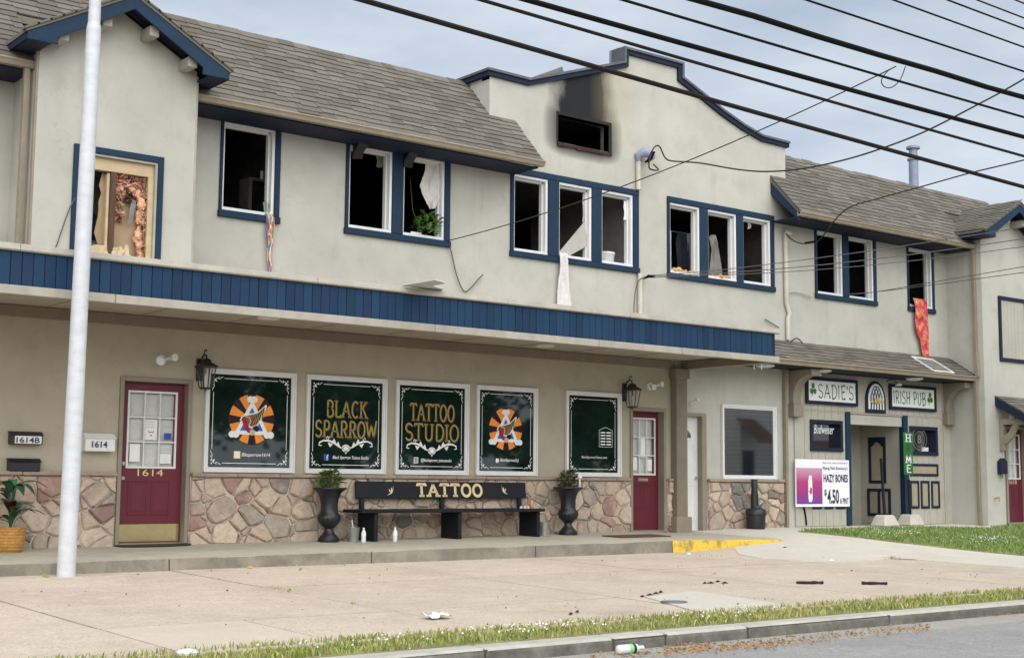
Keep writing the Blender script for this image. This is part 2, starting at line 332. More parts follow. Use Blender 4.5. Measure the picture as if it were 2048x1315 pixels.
# ------------------------------------------------------------------ mesh helpers
class MB:
    def __init__(s): s.v = []; s.f = []; s.m = []
    def add(s, vs, fs, mi=0):
        o = len(s.v); s.v += [tuple(p) for p in vs]
        for f in fs: s.f.append([i+o for i in f]); s.m.append(mi)
        return s
    def box(s, x0, x1, y0, y1, z0, z1, mi=0):
        x0, x1 = sorted((x0, x1)); y0, y1 = sorted((y0, y1)); z0, z1 = sorted((z0, z1))
        return s.add([(x0,y0,z0),(x1,y0,z0),(x1,y1,z0),(x0,y1,z0),(x0,y0,z1),(x1,y0,z1),(x1,y1,z1),(x0,y1,z1)],
                     [(0,3,2,1),(4,5,6,7),(0,1,5,4),(1,2,6,5),(2,3,7,6),(3,0,4,7)], mi)
    def prism(s, poly, fn, d0, d1, mi=0):
        # poly: 2D points; fn(p, q, d) -> 3D
        n = len(poly); a = [fn(p, q, d0) for p, q in poly]; b = [fn(p, q, d1) for p, q in poly]
        fs = [list(range(n))[::-1], [i+n for i in range(n)]] + [(i, (i+1) % n, (i+1) % n+n, i+n) for i in range(n)]
        return s.add(a+b, fs, mi)
    def xz(s, poly, y0, y1, mi=0): return s.prism(poly, lambda p, q, d: (p, d, q), y1, y0, mi)
    def yz(s, poly, x0, x1, mi=0): return s.prism(poly, lambda p, q, d: (d, p, q), x0, x1, mi)
    def xy(s, poly, z0, z1, mi=0): return s.prism(poly, lambda p, q, d: (p, q, d), z0, z1, mi)
    def flat(s, poly, y, mi=0): return s.add([(p, y, q) for p, q in poly], [list(range(len(poly)))], mi)
    def tube(s, path, r, n=8, mi=0, caps=True):
        path = [Vector(p) for p in path]; m = len(path); rs = r if isinstance(r, (list, tuple)) else [r]*m
        vs = []; prev = None
        for i, p in enumerate(path):
            d = (path[min(i+1, m-1)] - path[max(i-1, 0)]).normalized()
            if prev is None:
                a = d.orthogonal().normalized()
            else:
                a = (prev - d*prev.dot(d)); a = a.normalized() if a.length > 1e-6 else d.orthogonal().normalized()
            prev = a; b = d.cross(a)
            for k in range(n):
                t = 2*pi*k/n; vs.append(p + (a*cos(t)+b*sin(t))*rs[i])
        fs = [(i*n+k, i*n+(k+1) % n, (i+1)*n+(k+1) % n, (i+1)*n+k) for i in range(m-1) for k in range(n)]
        if caps: fs += [list(range(n))[::-1], [(m-1)*n+k for k in range(n)]]
        return s.add(vs, fs, mi)
    def lathe(s, c, prof, n=20, mi=0, rib=0, ribn=0, zr=None):
        vs = []
        for r, z in prof:
            for k in range(n):
                t = 2*pi*k/n; q = r
                if rib and zr[0] <= z <= zr[1]: q = r*(1+rib*cos(t*ribn))
                vs.append((c[0]+q*cos(t), c[1]+q*sin(t), c[2]+z))
        m = len(prof)
        fs = [(i*n+k, i*n+(k+1) % n, (i+1)*n+(k+1) % n, (i+1)*n+k) for i in range(m-1) for k in range(n)]
        fs += [list(range(n))[::-1], [(m-1)*n+k for k in range(n)]]
        return s.add(vs, fs, mi)
    def ribbon(s, pts, w, y, mi=0, closed=False):
        # flat stroke in the XZ plane
        n = len(pts)
        if n < 2: return s
        L = []; R_ = []
        for i in range(n):
            if closed: p, q = pts[(i-1) % n], pts[(i+1) % n]
            else: p, q = pts[max(i-1, 0)], pts[min(i+1, n-1)]
            dx, dz = q[0]-p[0], q[1]-p[1]; l = math.hypot(dx, dz) or 1; nx, nz = -dz/l, dx/l
            ww = (w[i] if isinstance(w, (list, tuple)) else w)/2
            L.append((pts[i][0]+nx*ww, y, pts[i][1]+nz*ww)); R_.append((pts[i][0]-nx*ww, y, pts[i][1]-nz*ww))
        m = n if closed else n-1
        return s.add(L+R_, [(n+i, n+(i+1) % n, (i+1) % n, i) for i in range(m)], mi)
    def mesh(s, name, mats, bev=0, smooth=False):
        me = bpy.data.meshes.new(name); me.from_pydata(s.v, [], s.f)
        for m in (mats if isinstance(mats, (list, tuple)) else [mats]): me.materials.append(M[m])
        if len(me.materials) > 1: me.polygons.foreach_set('material_index', s.m)
        bm = bmesh.new(); bm.from_mesh(me)
        bmesh.ops.recalc_face_normals(bm, faces=bm.faces)
        if bev: 
            es = [e for e in bm.edges if len(e.link_faces) == 2 and e.calc_face_angle(0) > .5]
            bmesh.ops.bevel(bm, geom=es, offset=bev, segments=1, affect='EDGES', clamp_overlap=True)
        bm.to_mesh(me); bm.free()
        if smooth:
            me.polygons.foreach_set('use_smooth', [True]*len(me.polygons))
            try: me.set_sharp_from_angle(angle=radians(40))
            except Exception: pass
        me.update(); return me
    def build(s, name, mats, parent=None, bev=0, smooth=False, label=None):
        return link(name, s.mesh(name, mats, bev, smooth), parent, label)
def link(name, me, parent=None, label=None):
    o = bpy.data.objects.new(name, me); COL.objects.link(o)
    if parent is not None:
        o.parent = parent
        if parent.type == 'EMPTY': o.location = -parent.location
    if label: o['label'] = label
    return o
def tag(o, label=None, cat=None, group=None, kind=None):
    if label: o['label'] = label
    if cat: o['category'] = cat
    if group: o['group'] = group
    if kind: o['kind'] = kind
    return o
def thing(name, loc, label, cat, group=None):
    o = bpy.data.objects.new(name, None); COL.objects.link(o); o.location = loc; o.empty_display_size = .2
    return tag(o, label, cat, group)
def structure(o): o['kind'] = 'structure'; return o
def clip(poly, nx, ny, d):
    out = []; n = len(poly)
    for i in range(n):
        a, b = poly[i], poly[(i+1) % n]; da = a[0]*nx+a[1]*ny-d; db = b[0]*nx+b[1]*ny-d
        if da <= 0: out.append(a)
        if (da < 0 < db) or (db < 0 < da):
            t = da/(da-db); out.append((a[0]+(b[0]-a[0])*t, a[1]+(b[1]-a[1])*t))
    return out
def area(p): return abs(sum(p[i][0]*p[(i+1) % len(p)][1]-p[(i+1) % len(p)][0]*p[i][1] for i in range(len(p)))/2)
def arc(cx, cy, rx, ry, a0, a1, n=12):
    return [(cx+rx*cos(radians(a0+(a1-a0)*i/n)), cy+ry*sin(radians(a0+(a1-a0)*i/n))) for i in range(n+1)]
def sheet(poly, fn, dz=0, cell=.45, skirt=.03):
    # a ground sheet that follows the height function fn
    mb = MB(); xs = [p[0] for p in poly]; ys = [p[1] for p in poly]
    idx = {}
    def vid(x, y):
        k = (round(x, 4), round(y, 4))
        if k not in idx: idx[k] = len(mb.v); mb.v.append((x, y, fn(x, y)+dz))
        return idx[k]
    i0, i1 = math.floor(min(xs)/cell), math.ceil(max(xs)/cell); j0, j1 = math.floor(min(ys)/cell), math.ceil(max(ys)/cell)
    for i in range(i0, i1):
        c0 = clip(clip(poly, -1, 0, -i*cell), 1, 0, (i+1)*cell)
        if len(c0) < 3: continue
        for j in range(j0, j1):
            c = clip(clip(c0, 0, -1, -j*cell), 0, 1, (j+1)*cell)
            if len(c) < 3 or area(c) < 1e-5: continue
            ids = []
            for p in c:
                k = vid(*p)
                if not ids or ids[-1] != k: ids.append(k)
            if len(ids) > 2 and ids[0] == ids[-1]: ids.pop()
            if len(ids) > 2: mb.f.append(ids); mb.m.append(0)
    if skirt:
        for a, b in zip(poly, poly[1:]+poly[:1]):
            n = max(1, int(math.hypot(b[0]-a[0], b[1]-a[1])/cell)+1)
            for k in range(n):
                p = (a[0]+(b[0]-a[0])*k/n, a[1]+(b[1]-a[1])*k/n); q = (a[0]+(b[0]-a[0])*(k+1)/n, a[1]+(b[1]-a[1])*(k+1)/n)
                zp, zq = fn(*p)+dz, fn(*q)+dz
                mb.add([(*p, zp), (*q, zq), (*q, zq-skirt), (*p, zp-skirt)], [(0, 1, 2, 3)])
    return mb

# ------------------------------------------------------------------ lettering
def ftext(body, x0, z0, w, h, y, mat, parent, name='lettering', shear=0, bold=0.0, label=None):
    cu = bpy.data.curves.new('t', 'FONT'); cu.body = body; cu.shear = shear; cu.offset = bold; cu.resolution_u = 3
    ob = bpy.data.objects.new('t', cu); COL.objects.link(ob)
    me = bpy.data.meshes.new_from_object(ob.evaluated_get(bpy.context.evaluated_depsgraph_get()))
    bpy.data.objects.remove(ob)
    vs = [v.co.copy() for v in me.vertices]
    ax, bx = min(v.x for v in vs), max(v.x for v in vs); ay, by = min(v.y for v in vs), max(v.y for v in vs)
    for v in me.vertices:
        c = v.co; v.co = (x0+(c.x-ax)/(bx-ax)*w, y, z0+(c.y-ay)/(by-ay)*h)
    me.materials.clear(); me.materials.append(M[mat]); me.name = name
    return link(name, me, parent, label)
A_ = arc
GLY = {
 'A': (.92, [[(.08,0),(.46,1)],[(.46,1),(.84,0)],[(.16,.36),(.76,.36)]], [(.08,0),(.84,0)]),
 'B': (.80, [[(.18,0),(.18,1)],[(.18,1)]+A_(.42,.76,.26,.24,90,-90)+[(.18,.52)],[(.18,.52)]+A_(.46,.26,.28,.26,90,-90)+[(.18,0)]], []),
 'C': (.80, [A_(.46,.5,.36,.5,50,310,18)], []),
 'D': (.84, [[(.18,0),(.18,1)],[(.18,1)]+A_(.40,.5,.38,.5,90,-90,16)+[(.18,0)]], []),
 'E': (.72, [[(.18,0),(.18,1)],[(.18,1),(.64,1)],[(.18,.52),(.54,.52)],[(.18,0),(.66,0)]], []),
 'H': (.90, [[(.18,0),(.18,1)],[(.72,0),(.72,1)],[(.18,.5),(.72,.5)]], [(.18,0),(.18,1),(.72,0),(.72,1)]),
 'I': (.36, [[(.18,0),(.18,1)]], [(.18,0),(.18,1)]),
 'K': (.86, [[(.18,0),(.18,1)],[(.70,1),(.20,.46)],[(.36,.60),(.76,0)]], [(.18,0),(.18,1),(.70,1),(.76,0)]),
 'L': (.70, [[(.18,0),(.18,1)],[(.18,0),(.62,0),(.64,.16)]], [(.18,1)]),
 'M': (1.1, [[(.16,0),(.20,1)],[(.20,1),(.55,.15)],[(.55,.15),(.90,1)],[(.90,1),(.94,0)]], [(.16,0),(.94,0)]),
 'O': (.88, [A_(.44,.5,.36,.5,0,360,24)], []),
 'P': (.76, [[(.18,0),(.18,1)],[(.18,1)]+A_(.42,.73,.26,.27,90,-90)+[(.18,.46)]], [(.18,0)]),
 'R': (.86, [[(.18,0),(.18,1)],[(.18,1)]+A_(.42,.73,.26,.27,90,-90)+[(.18,.46)],[(.42,.46),(.72,0)]], [(.18,0),(.72,0)]),
 'S': (.74, [A_(.38,.75,.27,.25,25,270,12)+A_(.38,.25,.28,.25,90,-155,12)], []),
 'T': (.80, [[(.40,0),(.40,1)],[(.04,.86),(.06,1),(.74,1),(.76,.86)]], [(.40,0)]),
 'U': (.90, [[(.18,1),(.18,.32)]+A_(.45,.30,.27,.30,180,360)+[(.72,1)]], [(.18,1),(.72,1)]),
 'W': (1.2, [[(.06,1),(.32,0)],[(.32,0),(.58,.85)],[(.58,.85),(.84,0)],[(.84,0),(1.12,1.1)]], [(.06,1)]),
 "'": (.25, [[(.14,1),(.10,.78)]], []), ' ': (.45, [], [])}
def glyphs(mb, word, x0, z0, w, h, y, sw=.13, mi=0, serif=.30, curl=False, gap=.06, thin=.0, diamond=None):
    tot = sum(GLY[c][0]+gap for c in word)-gap; sx = w/tot; cx = x0
    for c in word:
        gw, strokes, ser = GLY[c]
        for st in strokes:
            pts = [(cx+p*sx, z0+q*h) for p, q in st]
            # keep stroke weight even although the letters are stretched
            k = sw*min(1, 1)
            if len(st) == 2 and abs(st[0][1]-st[1][1]) < .1: k = sw*.6
            mb.ribbon(pts, k*h*.62 if not curl else sw*h, y, mi)
            if curl:
                e = st[-1]; f = st[-2]; an = math.atan2(e[1]-f[1], e[0]-f[0])
                sp = [(cx+(e[0]+.10*(1-i/9)*cos(an+i*.75)-.10*cos(an))*sx, z0+(e[1]+.08*(1-i/9)*sin(an+i*.75)-.08*sin(an))*h) for i in range(10)]
                mb.ribbon(sp, sw*h*.9, y, mi)
        if serif:
            for p, q in ser:
                dz = sw*h*.22 if q < .5 else -sw*h*.22
                mb.ribbon([(cx+(p-serif/2)*sx, z0+q*h+dz*.3), (cx+(p+serif/2)*sx, z0+q*h+dz*.3)], sw*h*.42, y, mi)
        if diamond is not None and c == 'O':
            ox, oz = cx+.44*sx, z0+.5*h
            mb.flat([(ox-.10*sx, oz), (ox, oz-.17*h), (ox+.10*sx, oz), (ox, oz+.17*h)], y-.001, diamond)
        cx += (gw+gap)*sx
    return mb

# ------------------------------------------------------------------ ground
structure(MB().add([(-300, -300, -.75), (400, -300, -.75), (400, 300, -.75), (-300, 300, -.75)], [(0, 1, 2, 3)]).build('ground', 'far_ground'))
def RZ(x, y): return -.452 + .012*min(6, max(0, -9.35-y)) - .012*max(0, -15.35-y)
road = structure(sheet([(-70, -23), (110, -23), (110, -9.36), (-70, -9.36)], RZ, 0, 2.0, .1).build('road', 'asphalt'))
gp = structure(sheet([(-70, -9.36), (110, -9.36), (110, -8.9), (-70, -8.9)], lambda x, y: -.452+.03*(y+9.36)*0, .004, 2.0, .1).build('gutter', 'gutterpan'))
kerb = structure(MB().box(-70, 110, -8.89, -8.72, -.7, -.36).build('kerb', 'joint'))
kx = [onY(px, 1283-(px-1100)*.0825, -8.9).x for px in (973, 1228, 1333, 1497, 1780)]
kx = [kx[0]-3.1*i for i in range(6, 0, -1)] + kx + [kx[-1]+3.1*i for i in range(1, 9)]
for a, b in zip(kx, kx[1:]):
    j = rnd.uniform(-.006, .006)
    p = [(-8.905+j, -.7), (-8.895+j, -.375), (-8.875+j, -.345), (-8.71+j, -.338), (-8.71+j, -.7)]
    ks = MB().yz(p, a+.006, b-.006, 0).build('kerb_stone', ['kerb_face', 'kerb_top'], kerb, bev=.012)
    for f_ in ks.data.polygons:
        if f_.normal.z > .5: f_.material_index = 1
pav = structure(sheet([(-12, -8.16), (30, -8.16), (30, .3), (-12, .3)], G, -.016, .6, 0).build('pavement', 'joint'))
XE = [-6.5, -3.83, -1.18, 1.47, 4.12, 6.77, 9.42, 12.07, 14.72, 17.37]
YE = [-8.15, -6.65, -4.3, -1.9]
for i in range(len(XE)-1):
    for j in range(3):
        cuts = [(XE[i], XE[i+1], 'pavement')]
        if i == 4 and j == 0: cuts = [(4.12, 5.32, 'pavement_smooth'), (5.32, 6.77, 'pavement')]
        for a, b, mt in cuts:
            g = .010; dz = rnd.uniform(-.004, .003)
            sheet([(a+g, YE[j]+g), (b-g, YE[j]+g), (b-g, YE[j+1]-g), (a+g, YE[j+1]-g)], G, dz, .5, .02).build('slab', mt, pav)
patch = [onG(*p) for p in ((1288, 1193), (1392, 1182), (1592, 1213), (1405, 1226))]
sheet([(p.x, p.y) for p in patch], G, .008, .5, .02).build('slab', 'apron', pav, label='pale square patch of newer concrete')
mc = onG(1348, 1204.5)
mh = MB(); mh.lathe((mc.x, mc.y, G(mc.x, mc.y)+.009), [(.13, 0), (.13, .006), (.11, .006), (.11, .003), (.02, .003)], 24)
tag(mh.build('utility_cover', 'manhole', None), 'small round iron cover set in the pale pavement patch', 'manhole cover')
apron_poly = [(16.0, -2.16), (15.3, -2.9), (15.05, -3.6), (15.2, -4.15), (15.7, -4.45), (16.4, -4.5), (17.05, -4.4), (17.25, -5.5), (17.6, -8.14), (30, -8.14), (30, .05), (17.3, .05), (17.2, -2.16)]
ap = structure(sheet(apron_poly, G, .007, .4, .02).build('concrete_path', 'apron'))
# raised walk along the shop fronts
porch = structure(sheet([(-3, .2), (17.9, .2), (17.2, -2.06), (-3, -2.06)], F, -.02, .5, .3).build('raised_walk', 'joint'))
for a, b in zip([-3, 1.2, 4.0, 6.75, 9.45, 12.1, 14.72], [1.2, 4.0, 6.75, 9.45, 12.1, 14.72, 17.2]):
    yel = a > 14.7
    g = .006
    poly = [(a+g, .1), (b-g if not yel else 17.9, .1), (b-g, -2.1), (a+g, -2.1)]
    sl_ = sheet(poly, F, 0, .35, .01).build('slab', 'porchtop', porch)
    mb = MB(); n = 12
    for k in range(n):
        p, q = a+g+(b-a-2*g)*k/n, a+g+(b-a-2*g)*(k+1)/n
        jy = lambda x: -2.104-.006*sin(x*3.1)
        zt = lambda x: max(F(x, -2.1)-.004, G(x, -2.1)+.004)
        mb.add([(p, jy(p), zt(p)), (q, jy(q), zt(q)), (q, jy(q)-.012, G(q, -2.1)-.05), (p, jy(p)-.012, G(p, -2.1)-.05)], [(0, 1, 2, 3)])
        mb.add([(p, jy(p), zt(p)), (q, jy(q), zt(q)), (q, -2.05, zt(q)+.006), (p, -2.05, zt(p)+.006)], [(0, 1, 2, 3)])
    mb.build('kerb_face', 'yellow_paint' if yel else 'concrete_side', porch, label='worn yellow painted ramp edge' if yel else None)

# ------------------------------------------------------------------ the commercial building
BLD = thing('commercial_building', (10, 0, 0), 'tan stucco two-storey building with stepped parapet, scorched vent and blue canopy', 'building')
PUB = thing('pub_building', (22, 0, 0), 'tan stucco pub with small shingled porch roof, blue trim and a gabled wing', 'building')
def wallmesh(mb, x0, x1, zb, top, ops, y0, y1):
    # vertical wall in XZ with rectangular openings; top is a polyline of (x, z)
    def tz(x):
        for (a, za), (b, zb_) in zip(top, top[1:]):
            if a <= x <= b and b > a: return za+(zb_-za)*(x-a)/(b-a)
        return top[-1][1]
    def tzr(x, right):
        e = 1e-5; return tz(x+e) if right else tz(x-e)
    xs = sorted({x0, x1, *[q for o in ops for q in o[:2]], *[p[0] for p in top if x0 < p[0] < x1]})
    zs0 = sorted({zb, *[q for o in ops for q in o[2:]]})
    for a, b in zip(xs, xs[1:]):
        if b-a < 1e-6: continue
        zl = [z for z in zs0 if z < min(tzr(a, True), tzr(b, False))-.005]
        for c, d in zip(zl, zl[1:]):
            m, n = (a+b)/2, (c+d)/2
            if any(o[0] < m < o[1] and o[2] < n < o[3] for o in ops): continue
            for y in (y0, y1): mb.add([(a, y, c), (b, y, c), (b, y, d), (a, y, d)], [(0, 1, 2, 3)])
        ta, tb = tzr(a, True), tzr(b, False); c = zl[-1]
        for y in (y0, y1): mb.add([(a, y, c), (b, y, c), (b, y, tb), (a, y, ta)], [(0, 1, 2, 3)])
        mb.add([(a, y0, ta), (b, y0, tb), (b, y1, tb), (a, y1, ta)], [(0, 1, 2, 3)])
    for a, b, c, d in ops:
        mb.add([(a, y0, c), (b, y0, c), (b, y1, c), (a, y1, c)], [(0, 1, 2, 3)]); mb.add([(a, y0, d), (b, y0, d), (b, y1, d), (a, y1, d)], [(0, 1, 2, 3)])
        mb.add([(a, y0, c), (a, y0, d), (a, y1, d), (a, y1, c)], [(0, 1, 2, 3)]); mb.add([(b, y0, c), (b, y0, d), (b, y1, d), (b, y1, c)], [(0, 1, 2, 3)])
    for x in (x0, x1): mb.add([(x, y0, zb), (x, y1, zb), (x, y1, tz(x)), (x, y0, tz(x))], [(0, 1, 2, 3)])
    return mb
ZT, ZB = 5.795, 4.362                       # upper windows, outside of the casings
def opx(y, *pp): return [(onY(a, y).x, onY(b, y).x) for a, b in pp]
WIN = {
 'w1': (8.244, 9.157, opx(345, (444, 548.4)), BLD), 'w2': (10.227, 12.079, opx(385, (696, 783), (805, 888)), BLD),
 'w3': (13.26, 16.036, opx(440, (1026, 1094.5), (1116, 1182), (1201.5, 1264.5)), BLD),
 'w4': (16.727, 19.498, opx(490, (1338, 1398), (1414, 1471.5), (1484.5, 1539.5)), BLD),
 'w5': (20.674, 22.548, opx(530, (1632.5, 1683.5), (1695.5, 1745)), PUB), 'w6': (23.586, 24.487, opx(555, (1816, 1862.5)), PUB)}
OZ = (ZB+.095, ZT-.10)
VENT = (14.24, 15.36, 6.36, 6.815)
par = [(12.80, 7.325), (13.60, 7.315), (15.74, 8.035), (15.7401, 8.27), (17.03, 8.27), (17.0301, 8.03), (17.55, 7.83), (18.10, 7.61), (18.65, 7.43), (19.17, 7.305), (19.93, 7.295)]
partop = [(x, z-.10) for x, z in par]
ops = [(a, b, *OZ) for k in ('w1', 'w2', 'w3', 'w4') for a, b in WIN[k][2]] + [VENT]
top = [(2.0, 6.45), (12.83, 6.45), (12.8301, 7.22)] + [p for p in partop if p[0] > 12.83]
wallmesh(MB(), 2.0, 19.87, 2.94, top, ops, 0, .2).build('wall', 'stucco', BLD)
D1 = (6.962, 7.951, 2.13); D2 = (15.843, 16.673, 2.09); D3 = (16.84, 17.655, 2.05)
FL = lambda x: F(x, 0) if x < 17.5 else G(x, 0)
wallmesh(MB(), 2.0, 16.93, -.3, [(2, 2.94), (16.93, 2.94)], [(D1[0]+.03, D1[1]-.03, -.1, D1[2]-.03), (D2[0]+.03, D2[1]-.03, -.1, D2[2]-.03), (D3[0]+.03, 16.92, -.1, D3[2]-.03)], .003, .2).build('wall', 'stucco_tan', BLD)
BW = rectY(1441, 807.5, 1551, 958)
wallmesh(MB(), 16.93, 19.87, -.3, [(16.93, 2.94), (19.87, 2.94)], [(16.935, D3[1]-.03, -.1, D3[2]-.03)], 0, .2).build('wall', 'stucco_plain', BLD)
# parapet return, coping, chimney
MB().box(12.83, 13.0, .2, 1.6, 6.4, 7.22).build('wall', 'stucco_plain', BLD); MB().box(19.70, 19.87, .2, 1.6, 6.3, 7.19).build('wall', 'stucco_plain', BLD)
def offs(pts, d):
    out = []
    n = len(pts)
    for i, p in enumerate(pts):
        a = pts[max(i-1, 0)]; b = pts[min(i+1, n-1)]
        def nrm(q, r):
            dx, dz = r[0]-q[0], r[1]-q[1]; l = math.hypot(dx, dz) or 1; return (-dz/l, dx/l)
        n1 = nrm(a, p) if i else nrm(p, b); n2 = nrm(p, b) if i < n-1 else nrm(a, p)
        k = 1+n1[0]*n2[0]+n1[1]*n2[1]; k = max(k, .35)
        out.append((p[0]+d*(n1[0]+n2[0])/k, p[1]+d*(n1[1]+n2[1])/k))
    return out
base = [(round(x, 2), z) for x, z in partop]
def band(name, mat, d0, d1, yf, yb):
    A, B = offs(base, d0), offs(base, d1); mb = MB()
    n = len(A)
    for i in range(n-1):
        mb.xz([A[i], A[i+1], B[i+1], B[i]], yf, yb)
    # along the left return
    x = base[0][0]; e_ = .002 if d0 > .03 else 0
    mb.box(x-.06 if d0 > .03 else x-.035, x-.001, yf+.001, yb, base[0][1]+d0, base[0][1]+d1-.002); mb.box(x-.06 if d0 > .03 else x-.035, x+.20, yb+.001, 1.7, base[0][1]+d0, base[0][1]+d1-.002)
    return mb.build(name, mat, BLD)
band('coping', 'navy', -.040, .035, -.055, .21); band('coping_cap', 'cap_grey', .035, .075, -.085, .26)
MB().box(16.06, 16.25, .5, .75, 7.2, 8.44).build('chimney', 'vent_grey', BLD)
MB().xz([(14.95, 7.2), (15.75, 7.2), (15.35, 8.12)], 1.2, 3).build('roof_ridge', 'ridge_cap', BLD)
# shell behind the front: flat roof, sides, back
MB().box(2.0, 28.5, .62, 9, 7.02, 7.10).build('flat_roof', 'char_grey', BLD)
MB().box(1.9, 2.0, .0, 9, -.3, 7.05).build('wall', 'stucco_plain', BLD); MB().box(2.0, 28.4, 8.9, 9, -.3, 7.02).build('wall', 'stucco_plain', BLD)
# burnt-out rooms behind the upper windows
it = MB()
it.box(2.2, 24.9, .21, 4.6, 4.02, 4.08)
it.box(2.2, 24.9, 4.5, 4.6, 4.08, 6.2); it.box(2.2, 24.9, .21, 4.6, 6.02, 6.12)
it.box(9.55, 9.65, .3, 4.5, 4.08, 6.02, 1); it.box(12.6, 12.7, .21, 4.5, 4.08, 6.02); it.box(19.68, 19.78, .21, 4.5, 4.08, 6.02, 1); it.box(22.85, 22.95, .21, 4.5, 4.08, 6.02); it.box(7.4, 7.47, .21, 4.5, 4.08, 6.02); it.box(24.75, 24.85, .21, 4.5, 4.08, 6.02)
it.build('interior', ['char', 'char_grey'], BLD)
MB().box(16.28, 16.36, .23, 3.2, 4.08, 6.0).build('partition', 'room_grey', BLD, label='smoke greyed inner wall seen through the window')
MB().add([(13.3, .3, 6.0), (16.2, .3, 6.0), (16.2, 3.2, 5.75), (13.3, 3.2, 5.75)], [(0, 1, 2, 3)]).build('ceiling_panel', 'char_grey', BLD)
at = MB(); at.box(13.6, 16.2, .22, 2.2, 6.20, 6.30); at.box(13.6, 16.2, 2.1, 2.2, 6.3, 7.0); at.box(13.6, 16.2, .22, 2.2, 6.95, 7.0)
at.add([(14.3, .35, 6.55), (15.0, .9, 6.75), (15.0, 1.0, 6.6), (14.3, .45, 6.42)], [(0, 1, 2, 3)], 1)
at.build('attic', ['char', 'char_grey'], BLD)
vf = MB(); a, b, c, d = VENT
vf.box(a-.03, b+.06, -.015, .12, d, d+.05); vf.box(b, b+.06, -.015, .12, c, d); vf.box(a-.03, a, -.010, .12, c, d)
vf.build('vent_frame', 'char', BLD)
vs_ = MB(); x = a-.02
while x < b+.04:
    w = rnd.uniform(.06, .2); vs_.box(x, min(x+w, b+.06), -.02-rnd.uniform(0, .015), .1, c-.06-rnd.uniform(0, .02), c-rnd.uniform(0, .025)); x += w
vs_.build('vent_sill', 'char_wood', BLD)

# upper windows
def window_unit(parent, x0, x1, z0, z1, ops, oz, Y=0, mat='blue', frame='white', fd=.13, sill=True):
    m = MB()
    c, d = oz
    m.box(x0, x1, Y-.04, Y+.02, d, z1); m.box(x0-.012, x1+.012, Y-.052, Y+.02, z0, c-.004) if sill else m.box(x0, x1, Y-.04, Y+.02, z0, c)
    e = [x0]+[q for o in ops for q in o]+[x1]
    for k in range(0, len(e), 2):
        m.box(e[k], e[k+1], Y-.036, Y+.02, c, d)
    w = m.build('window', mat, parent, bev=.006)
    for a, b in ops:
        f = MB(); t = .045
        f.box(a, b, Y-.012, Y+fd, d-t, d); f.box(a, b, Y-.016, Y+fd, c, c+t); f.box(a, a+t*.6, Y-.012, Y+fd, c+t, d-t); f.box(b-t, b, Y-.012, Y+fd, c+t, d-t)
        f.box(b-t-.028, b-t, Y+.055, Y+fd, c+t, d-t); f.box(a+t*.6, b-t, Y+.055, Y+fd, d-t-.03, d-t)
        f.build('sash_frame', frame, w, bev=.005)
    return w
WO = {}
for k, (x0, x1, ops_, par_) in WIN.items():
    WO[k] = window_unit(par_, x0, x1, ZB, ZT, ops_, OZ)
# corbel brackets over the paired window
for px in (712, 812):
    p = onY(px, 290 if px < 800 else 310)
    MB().yz([(-.04, 5.69), (-.22, 5.69), (-.20, 5.64), (-.10, 5.57), (-.07, 5.49), (-.04, 5.47)], p.x-.08, p.x+.08).build('bracket', 'black_metal', BLD, bev=.008)

# ------------------------------------------------------------------ roofs
CAND = {BLD: [], PUB: []}
def shingle_area(owner, part, o, u, v, L, rows, ints, e=.121):
    # o origin at the eave, u along the row, v up the slope; ints(s) gives the spans along u for a row
    n = u.cross(v).normalized()
    for r in range(rows):
        s = r*e
        for a, b in ints(s):
            x = a - rnd.uniform(0, .2)
            while x < b:
                w = rnd.choice((.20, .26, .32, .34, .38)); p, q = max(x, a), min(x+w-.005, b); x += w
                if q-p < .03: continue
                c = o+u*((p+q)/2)+v*(s+rnd.uniform(-.010, .010)+(rnd.random() < .3)*.022)+n*.004
                CAND[owner].append((((c-CP).length), part, c, u, v, n, q-p))
def flush_shingles():
    for owner, L in CAND.items():
        L.sort(key=lambda t: t[0]); me = None
        base_ = MB().add([(-.5, 0, .000), (.5, 0, .000), (.5, .17, -.002), (-.5, .17, -.002), (-.5, 0, .023), (.5, 0, .023), (.5, .17, .004), (-.5, .17, .004)],
                         [(0,3,2,1),(4,5,6,7),(0,1,5,4),(1,2,6,5),(2,3,7,6),(3,0,4,7)])
        me = base_.mesh('shingle', 'shingle')
        rest = {}
        for i, (dd, part, c, u, v, n, w) in enumerate(L):
            m = Matrix(((u.x*w, v.x, n.x, c.x), (u.y*w, v.y, n.y, c.y), (u.z*w, v.z, n.z, c.z), (0, 0, 0, 1)))
            if i < 300:
                ob = bpy.data.objects.new('shingle', me); COL.objects.link(ob); ob.parent = part; ob.matrix_local = m
            else:
                mb = rest.setdefault(part.name, (part, MB()))[1]
                mb.add([m @ Vector(p) for p in base_.v], base_.f)
        for part, mb in rest.values():
            tag(mb.build('shingle_field', 'shingle', part), kind='stuff')
EY, EZ, SL = -.70, 5.775, 1.092
vdir = Vector((0, 1, SL)).normalized(); U = Vector((1, 0, 0))
SLEN = sqrt(1.3**2*(1+SL*SL)); S0 = .70/vdir.y
